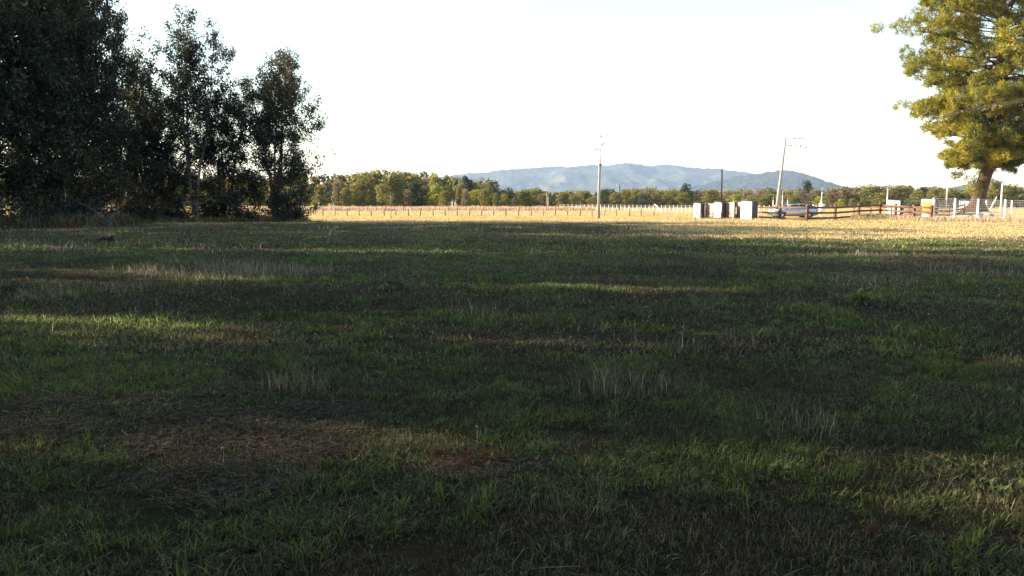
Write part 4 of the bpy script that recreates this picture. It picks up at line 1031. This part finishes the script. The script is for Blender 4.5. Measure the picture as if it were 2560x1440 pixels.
def scatter(name, label, meshes, pts, rot, scl, idx, kind='stuff', cat='grass'):
    """one object: clump meshes instanced on points by geometry nodes"""
    obs = []
    me = bpy.data.meshes.new(name); n = len(pts)
    me.vertices.add(n); me.vertices.foreach_set('co', np.ascontiguousarray(pts, np.float32).ravel())
    for nm, arr in (('rz', rot), ('sc', scl), ('tx', rng.normal(size=n) * .05), ('ty', rng.normal(size=n) * .05)):
        a = me.attributes.new(nm, 'FLOAT', 'POINT'); a.data.foreach_set('value', np.ascontiguousarray(arr, np.float32))
    a = me.attributes.new('ix', 'INT', 'POINT'); a.data.foreach_set('value', np.ascontiguousarray(idx, np.int32))
    o = link(name, me); tag(o, label, cat, kind=kind)
    ng = bpy.data.node_groups.new(name + '_scatter', 'GeometryNodeTree')
    ng.interface.new_socket('Geometry', in_out='INPUT', socket_type='NodeSocketGeometry')
    ng.interface.new_socket('Geometry', in_out='OUTPUT', socket_type='NodeSocketGeometry')
    N, Lk = ng.nodes, ng.links
    gi, go = N.new('NodeGroupInput'), N.new('NodeGroupOutput')
    g2i = N.new('GeometryNodeGeometryToInstance')
    for k, m in enumerate(meshes):
        ob = bpy.data.objects.new(name + '_tuft', m)
        oi = N.new('GeometryNodeObjectInfo'); oi.inputs['Object'].default_value = ob; oi.inputs['As Instance'].default_value = True
        obs.append(oi)
    for oi in reversed(obs): Lk.new(oi.outputs['Geometry'], g2i.inputs[0])
    def attr(nm, ty='FLOAT'):
        x = N.new('GeometryNodeInputNamedAttribute'); x.data_type = ty; x.inputs[0].default_value = nm; return x.outputs[0]
    join = N.new('GeometryNodeJoinGeometry')
    for k, oi in enumerate(obs):
        iop = N.new('GeometryNodeInstanceOnPoints')
        Lk.new(gi.outputs[0], iop.inputs['Points']); Lk.new(oi.outputs['Geometry'], iop.inputs['Instance'])
        cmp_ = N.new('FunctionNodeCompare'); cmp_.data_type = 'INT'; cmp_.operation = 'EQUAL'
        Lk.new(attr('ix', 'INT'), cmp_.inputs[2]); cmp_.inputs[3].default_value = k
        Lk.new(cmp_.outputs[0], iop.inputs['Selection'])
        cx = N.new('ShaderNodeCombineXYZ'); Lk.new(attr('tx'), cx.inputs[0]); Lk.new(attr('ty'), cx.inputs[1]); Lk.new(attr('rz'), cx.inputs[2])
        Lk.new(cx.outputs[0], iop.inputs['Rotation'])
        cs = N.new('ShaderNodeCombineXYZ')
        for j in range(3): Lk.new(attr('sc'), cs.inputs[j])
        Lk.new(cs.outputs[0], iop.inputs['Scale'])
        Lk.new(iop.outputs[0], join.inputs[0])
    Lk.new(join.outputs[0], go.inputs[0])
    md = o.modifiers.new('scatter', 'NODES'); md.node_group = ng
    return o

# patch maps: dead thatch, lush green, tall dry stems (centres read off the photograph)
def blob(x, y, px, py, rpx, ry, s=1.0):
    Yd = ground_d(py); x0 = xat(px, Yd); rx = rpx / FPX * Yd
    return s * np.exp(-(((x - x0) / rx) ** 2 + ((y - Yd) / ry) ** 2))
def dead_map(x, y):
    v = fbm(x, y, 1.9, 21, 3) - blob(x, y, 180, 835, 360, 1.0, .3)
    v = v + blob(x, y, 620, 1110, 260, .7, .30) + blob(x, y, 560, 755, 330, 1.7, .4) + blob(x, y, 1420, 860, 260, .8, .3) + blob(x, y, 1200, 1165, 130, .35, .45) + blob(x, y, 2100, 840, 400, 1.0, .12)
    return v - blob(x, y, 1600, 1030, 600, 1.2, .2) - blob(x, y, 230, 930, 330, 1.2, .25)
def lush_map(x, y):
    v = fbm(x, y, 1.1, 41, 3)
    return v + blob(x, y, 1250, 1000, 300, .9, .22) + blob(x, y, 1980, 1070, 330, .6, .22) + blob(x, y, 200, 940, 330, 1.1, .28) + blob(x, y, 180, 835, 360, 1.0, .5) + blob(x, y, 640, 1330, 120, .28, .42) + blob(x, y, 1000, 850, 160, .6, .15) + blob(x, y, 320, 1160, 90, .3, .2) - blob(x, y, 620, 1110, 200, .6, .2)
def stem_map(x, y):
    v = fbm(x, y, 2.2, 61, 3)
    return v + blob(x, y, 1360, 1290, 260, .5, .48) + blob(x, y, 640, 690, 260, 2.2, .42) + blob(x, y, 1750, 1210, 200, .5, .2) - blob(x, y, 350, 1110, 450, 1.2, .3)

def straw_zone(x, y):
    e = y + 6 * (fbm(x, y, 7, 33, 2) - .5)
    return np.clip(np.maximum((e - 56) / 8, np.clip((e - 32) / 5, 0, 1) * np.clip((x - 5) / 7, 0, 1)), 0, 1)
def field_points(d0, d1, spacing, margin=1.1, seed=1):
    rg = np.random.default_rng(seed)
    hw = lambda d: d * (1280 / FPX) * margin + .6
    ys = np.arange(d0, d1, spacing); P = []
    for y in ys:
        h = hw(y); n = max(2, int(2 * h / spacing)); x = np.linspace(-h, h, n) + rg.normal(size=n) * spacing * .45
        P.append(np.stack([x, y + rg.normal(size=n) * spacing * .45], -1))
    return np.concatenate(P), rg

def zone(tag_, d0, d1, spacing, rad, wblade, nb, hs, seed):
    rg = np.random.default_rng(seed + 100)
    W = wblade
    meshes = []
    for v in range(3): meshes.append(clump(f'meadow_{tag_}', [blades(rg, nb, rad, .035 * hs, .095 * hs, W, .55, PG + PS[:2] + PD[:1], pw=[.17, .16, .15, .15, .14, .12, .11]), blades(rg, nb // 3, rad, .03 * hs, .06 * hs, W, 1.8, PD + PS[:1], .5)]))
    for v in range(2): meshes.append(clump(f'dry_{tag_}', [blades(rg, nb, rad, .04 * hs, .11 * hs, W * .85, .5, PS + PD[:2] + PG[:1]), blades(rg, nb // 2, rad, .03 * hs, .07 * hs, W, 1.8, PD, .6)]))
    meshes.append(clump(f'dead_{tag_}', [blades(rg, int(nb * 1.1), rad, .04 * hs, .12 * hs, W * .9, 2.2, PD + PS[2:3], .7, kink=.6), blades(rg, nb // 4, rad, .03 * hs, .08 * hs, W, .7, PG[:2] + PS)]))
    for v in range(2): meshes.append(clump(f'tuft_{tag_}', [blades(rg, int(nb * .9), rad * .75, .06 * hs, .15 * hs, W * 1.15, .95, PB + PG[:3], kink=.7), blades(rg, nb // 3, rad, .03 * hs, .08 * hs, W, 1.2, PS + PD, .4)]))
    for v in range(2): meshes.append(clump(f'stems_{tag_}', [blades(rg, nb // 4, rad, .10 * hs, .30 * hs, W * .75, .6, PS + [(.42, .37, .29), (.36, .31, .24)], kink=.25), blades(rg, nb // 2, rad, .04 * hs, .1 * hs, W * .85, .6, PS + PG[:1])]))
    for pal_ in (PG, [(.08, .115, .07), (.10, .13, .085)]):
        nw = 26; Vb, qb, tb, cb = blades(rg, nw, rad * .7, .05 * hs, .11 * hs, .017 * (W / .0052) ** .5, 1.2, pal_, kink=.7)
        meshes.append(clump(f'broad_weed_{tag_}', [(Vb, qb, tb, cb), blades(rg, nb // 2, rad, .03 * hs, .07 * hs, W, .6, PG + PS[:1])]))
    meshes.append(clump(f'lying_stalks_{tag_}', [blades(rg, 4, rad * 1.6, .2 * hs, .45 * hs, W * .55, 2.6, [(.33, .28, .21), (.27, .23, .16)], .85, kink=.1), blades(rg, nb // 2, rad, .03 * hs, .08 * hs, W, .7, PG[:2] + PS + PD)]))
    P, rg = field_points(d0, d1, spacing, seed=seed)
    x, y = P[:, 0], P[:, 1]
    dm, lm, sm = dead_map(x, y), lush_map(x, y), stem_map(x, y); n = len(x)
    idx = rg.integers(0, 3, n)
    dry = fbm(x, y, 6, 81, 3) + np.clip((y - 30) / 60, 0, .25) + .3 * np.clip((y - 34) / 8, 0, 1) * np.clip(x / 12, 0, 1); lm = lm - np.clip((y - 34) / 30, 0, .3)
    idx = np.where((dry > .58) & (rg.random(n) < .65), 3 + rg.integers(0, 2, n), idx)
    idx = np.where((lm > .56) & (rg.random(n) < .6), 6 + rg.integers(0, 2, n), idx)
    idx = np.where((sm > .72) & (rg.random(n) < .5), 8 + rg.integers(0, 2, n), idx)
    idx = np.where((dm > .635) & (rg.random(n) < .72), 5, idx)
    wm_ = fbm(x, y, .9, 121, 2); idx = np.where((wm_ > .72) & (rg.random(n) < .45), 10 + (fbm(x, y, 3, 131, 1) > .5), idx)
    idx = np.where(rg.random(n) < .05, 12, idx)
    lump = fbm(x, y, .42 * (spacing / .105) ** .6, 141, 2)
    keep = (rg.random(n) > .93 * straw_zone(x, y)) & (rg.random(n) > np.clip((.42 - lump) * 4, 0, .3)); lump = lump[keep]
    x, y, idx, lm = x[keep], y[keep], idx[keep], lm[keep]; n = len(x)
    sc = rg.uniform(.75, 1.25, n) * (.55 + .95 * lump) * (1 + .4 * np.clip(lm - .5, 0, .5))
    pts = np.stack([x, y, hgt(x, y)], -1)
    return pts, rg.uniform(0, 6.28, n), sc, idx, meshes

p, r_, s_, i_, m_ = zone('near', 2.2, 8.0, .105, .13, .0050, 62, .72, 1)
scatter('short_grass', 'short mixed green and dry grass closest to the camera', m_, p, r_, s_, i_)
p, r_, s_, i_, m_ = zone('middle', 8.0, 24.0, .21, .24, .0105, 62, .85, 2)
scatter('short_grass', 'short grass in the middle of the shaded meadow', m_, p, r_, s_, i_)
p, r_, s_, i_, m_ = zone('back', 24.0, 62.0, .52, .58, .024, 80, 1.1, 3)
scatter('short_grass', 'short grass in the back of the shaded meadow', m_, p, r_, s_, i_)

# pasture straw in the sun
rg = np.random.default_rng(8)
fm = [clump('straw', [blades(rg, 150, 1.2, .04, .12, .032, .55, PY + PS[3:], var=.2)]) for k in range(2)] + [clump('straw_green', [blades(rg, 140, 1.2, .04, .12, .032, .55, PL + PY[:2], var=.2)])] + [clump('straw_tall', [blades(rg, 80, 1.2, .10, .30, .026, .4, PY, var=.2)])]
P, rg = field_points(30, 150, .95, 1.06, 5)
x, y = P[:, 0], P[:, 1]
keep = rg.random(len(x)) < np.maximum(straw_zone(x, y), .04 * (y > 40))
cx = [(xat(p_, q_)) for p_, q_ in ((1982, 80.5),)]
keep &= ~((x > xat(1815, 80)) & (x < 66) & (y > 80.5) & (y < 96) & (rg.random(len(x)) < .9))
x, y = x[keep], y[keep]; n = len(x)
gm = fbm(x * .25, y, 4, 91, 3)
idx = np.where(gm > .60, 2, rg.integers(0, 2, n)); idx = np.where(rg.random(n) < .06, 3, idx)
scatter('pasture_straw', 'bleached dry grass of the sunlit pasture', fm, np.stack([x, y, hgt(x, y)], -1), rg.uniform(0, 6.28, n), rg.uniform(.7, 1.2, n), idx)

# tall grass: along the foot of the row, along the far fence, round the mesh fence
rg = np.random.default_rng(12)
tg = [clump('tall_dry', [blades(rg, 110, .45, .35, .95, .02, .35, PS + PD, kink=.5)]), clump('tall_green', [blades(rg, 120, .45, .25, .7, .024, .5, PG + PS[:1], kink=.6)]), clump('tall_pale', [blades(rg, 70, .9, .35, .75, .05, .35, [(.50, .38, .30), (.46, .34, .25), (.42, .30, .2)])]), clump('verge_green', [blades(rg, 60, .5, .12, .32, .035, .6, [(.26, .33, .045), (.31, .34, .06), (.38, .34, .09)], kink=.6)])]
pts = []; ids = []; scs = []
edge = [(-60, 47), (60, 48.5), (130, 50), (220, 51.5), (300, 55), (400, 60.5), (500, 63), (600, 64.5), (700, 64.5), (770, 63.5), (815, 62)]
for i in range(620):
    px = rg.uniform(-60, 800); Y0 = np.interp(px, [e[0] for e in edge], [e[1] for e in edge]) + rg.uniform(0, 3.5)
    px2 = px; x = xat(px2, Y0); pts.append((x, Y0, gz(x, Y0))); k = rg.random() < (.75 if px < 350 else .45); ids.append(0 if k else 1)
    scs.append(rg.uniform(.25, 1.15) * (1.25 if px < 330 else .8) * (1 if px < 770 else .5))
for i in range(900):
    px = rg.uniform(560, 1480); Y0 = rg.uniform(148, 190); x = xat(px, Y0); pts.append((x, Y0, 0)); ids.append(2); scs.append(rg.uniform(.8, 1.5))
for i in range(420):
    px = rg.uniform(2130, 2600); Y0 = np.interp(px, [2130, 2201, 2330, 2600], [76, 79, 71, 66]) + rg.uniform(-3.5, 2.0)
    x = xat(px, Y0); pts.append((x, Y0, gz(x, Y0))); ids.append(3 if rg.random() < .85 else 2); scs.append(rg.uniform(.4, .95))
for i in range(90):
    px = rg.normal(1440, 90); Y0 = rg.uniform(78, 81); x = xat(px, Y0); pts.append((x, Y0, gz(x, Y0))); ids.append(3); scs.append(rg.uniform(.25, .5))
for i in range(70):
    px = rg.uniform(1735, 1900); Y0 = np.interp(px, [1735, 1900], [79.6, 73]) + rg.uniform(-1.2, .1); x = xat(px, Y0); pts.append((x, Y0, gz(x, Y0))); ids.append(0 if rg.random() < .5 else 3); scs.append(rg.uniform(.25, .45))
n = len(pts)
scatter('tall_grass', 'tall rough grass along tree row, fences and far pasture edge', tg, np.array(pts), rg.uniform(0, 6.28, n), np.array(scs), np.array(ids))

# seed heads, dead leaves, foreground weeds
rg = np.random.default_rng(15)
mb = MB(); pts = []
def ball(mb, c, r):
    V = [(c[0], c[1], c[2] + r)]; n = 6
    for lz, lr in ((.5, .87), (-.5, .87)):
        for k in range(n): a = 2 * math.pi * k / n; V.append((c[0] + math.cos(a) * r * lr, c[1] + math.sin(a) * r * lr, c[2] + r * lz))
    V.append((c[0], c[1], c[2] - r)); q = [(1 + k, 1 + (k + 1) % n, 7 + (k + 1) % n, 7 + k) for k in range(n)]; t = [(0, 1 + (k + 1) % n, 1 + k) for k in range(n)] + [(13, 7 + k, 7 + (k + 1) % n) for k in range(n)]
    mb.add(V, [tuple(reversed(f)) for f in q], [tuple(reversed(f)) for f in t])
for i in range(55):
    Y0 = 4.6 + 26 * rg.random() ** 1.3; x = rg.uniform(-1, 1) * Y0 * .66; z = gz(x, Y0); h = rg.uniform(.05, .13)
    ball(mb, (x, Y0, z + h), rg.uniform(.007, .012) + .0004 * Y0); mb.tube([(x, Y0, z - .02), (x + .01, Y0, z + h)], .0025, 3, False)
sh = mb.build('seed_heads', M['seed'], None, True); tag(sh, 'small pale dandelion seed heads dotted over the meadow', 'flowers', kind='stuff')
def leaf_litter():
    C = []
    x0 = xat(1190, ground_d(1170)); y0 = ground_d(1170)
    for i in range(70): C.append((x0 + rg.normal() * .15, y0 + rg.normal() * .07, 0))
    for i in range(5): x1 = xat(2200, ground_d(1365)); C.append((x1 + rg.normal() * .05, ground_d(1365) + rg.normal() * .04, 0.02))
    for i in range(30): yy = rg.uniform(3.4, 12); C.append((rg.uniform(-.6, .6) * yy, yy, 0))
    C = np.array(C); C[:, 2] += hgt(C[:, 0], C[:, 1]) + rg.uniform(.01, .075, len(C))
    V, q, cc = leaf_cloud(C, .042, rg, [(.19, .085, .04), (.14, .07, .04), (.24, .11, .05), (.10, .06, .04)], .6, .0)
    o = link('leaf_litter', np_mesh('leaf_litter', V, q, colors=cc), M['brown_leaf']); tag(o, 'rust brown dead leaves lying in the foreground grass', 'leaves', kind='stuff')
leaf_litter()
def weed(px, py, w_, lab, seed, n=26, pal=PG):
    rg = np.random.default_rng(seed); Yd = ground_d(py); x = xat(px, Yd); o = thing('weed', lab, 'plant', (x, Yd, gz(x, Yd)))
    mb = MB()
    for k in range(5): a = k * 1.3; mb.tube([(0, 0, -.02), (math.cos(a) * w_ * .2, math.sin(a) * w_ * .2, w_ * .3), (math.cos(a) * w_ * .4, math.sin(a) * w_ * .4, w_ * .5)], [.006, .005, .003], 4, False)
    mb.build('stems', M['bark'], o)
    C = np.stack([rg.normal(size=n * 6) * w_ * .28, rg.normal(size=n * 6) * w_ * .2, np.abs(rg.normal(size=n * 6)) * w_ * .22 + .03], -1)
    V, q, cc = leaf_cloud(C, .085, rg, pal, .5, .3); link('leaves', np_mesh('leaves', V, q, colors=cc), M['leaf'], o)
weed(985, 735, .5, 'low dark leafy weed at the end of the sunlit strip in the meadow', 1)
weed(1570, 815, .4, 'low dark leafy weed in the middle of the meadow', 2)
weed(2170, 770, .4, 'green leafy weed at the right of the meadow', 3, pal=PB)
# dry stalk twig in the foreground
Yd = ground_d(1420); x = xat(1570, Yd); o = thing('twig', 'thin dark bent twig sticking up at the bottom edge', 'twig', (x, Yd, gz(x, Yd)))
mb = MB(); mb.tube([(-.02, 0, 0), (.02, .02, .08), (.10, .05, .17), (.13, .05, .20)], [.004, .0035, .003, .002], 5); mb.build('stalk', M['darkwood'], o, True)
mb = MB(); mb.tube([(.03, .02, .09), (.06, .02, .07), (.07, .03, .03)], [.003, .0025, .002], 5); mb.build('side_shoot', M['darkwood'], o, True)

# ---------------------------------------------------------------- haze
V = [(x, y, z) for z in (-30, 345) for x, y in ((-9000, -400), (9000, -400), (9000, 9000), (-9000, 9000))]
mb = MB(); mb.add(V, [(3, 2, 1, 0), (4, 5, 6, 7), (0, 1, 5, 4), (1, 2, 6, 5), (2, 3, 7, 6), (3, 0, 4, 7)])
m, nt, out = new_mat('haze_air')
pv = nt.nodes.new('ShaderNodeVolumePrincipled'); pv.inputs['Color'].default_value = (.47, .64, 1.0, 1); pv.inputs['Density'].default_value = .76e-4
nt.links.new(pv.outputs[0], out.inputs['Volume'])
hz = mb.build('haze', m); tag(hz, 'thin blue haze in front of the hills', 'haze', kind='stuff')
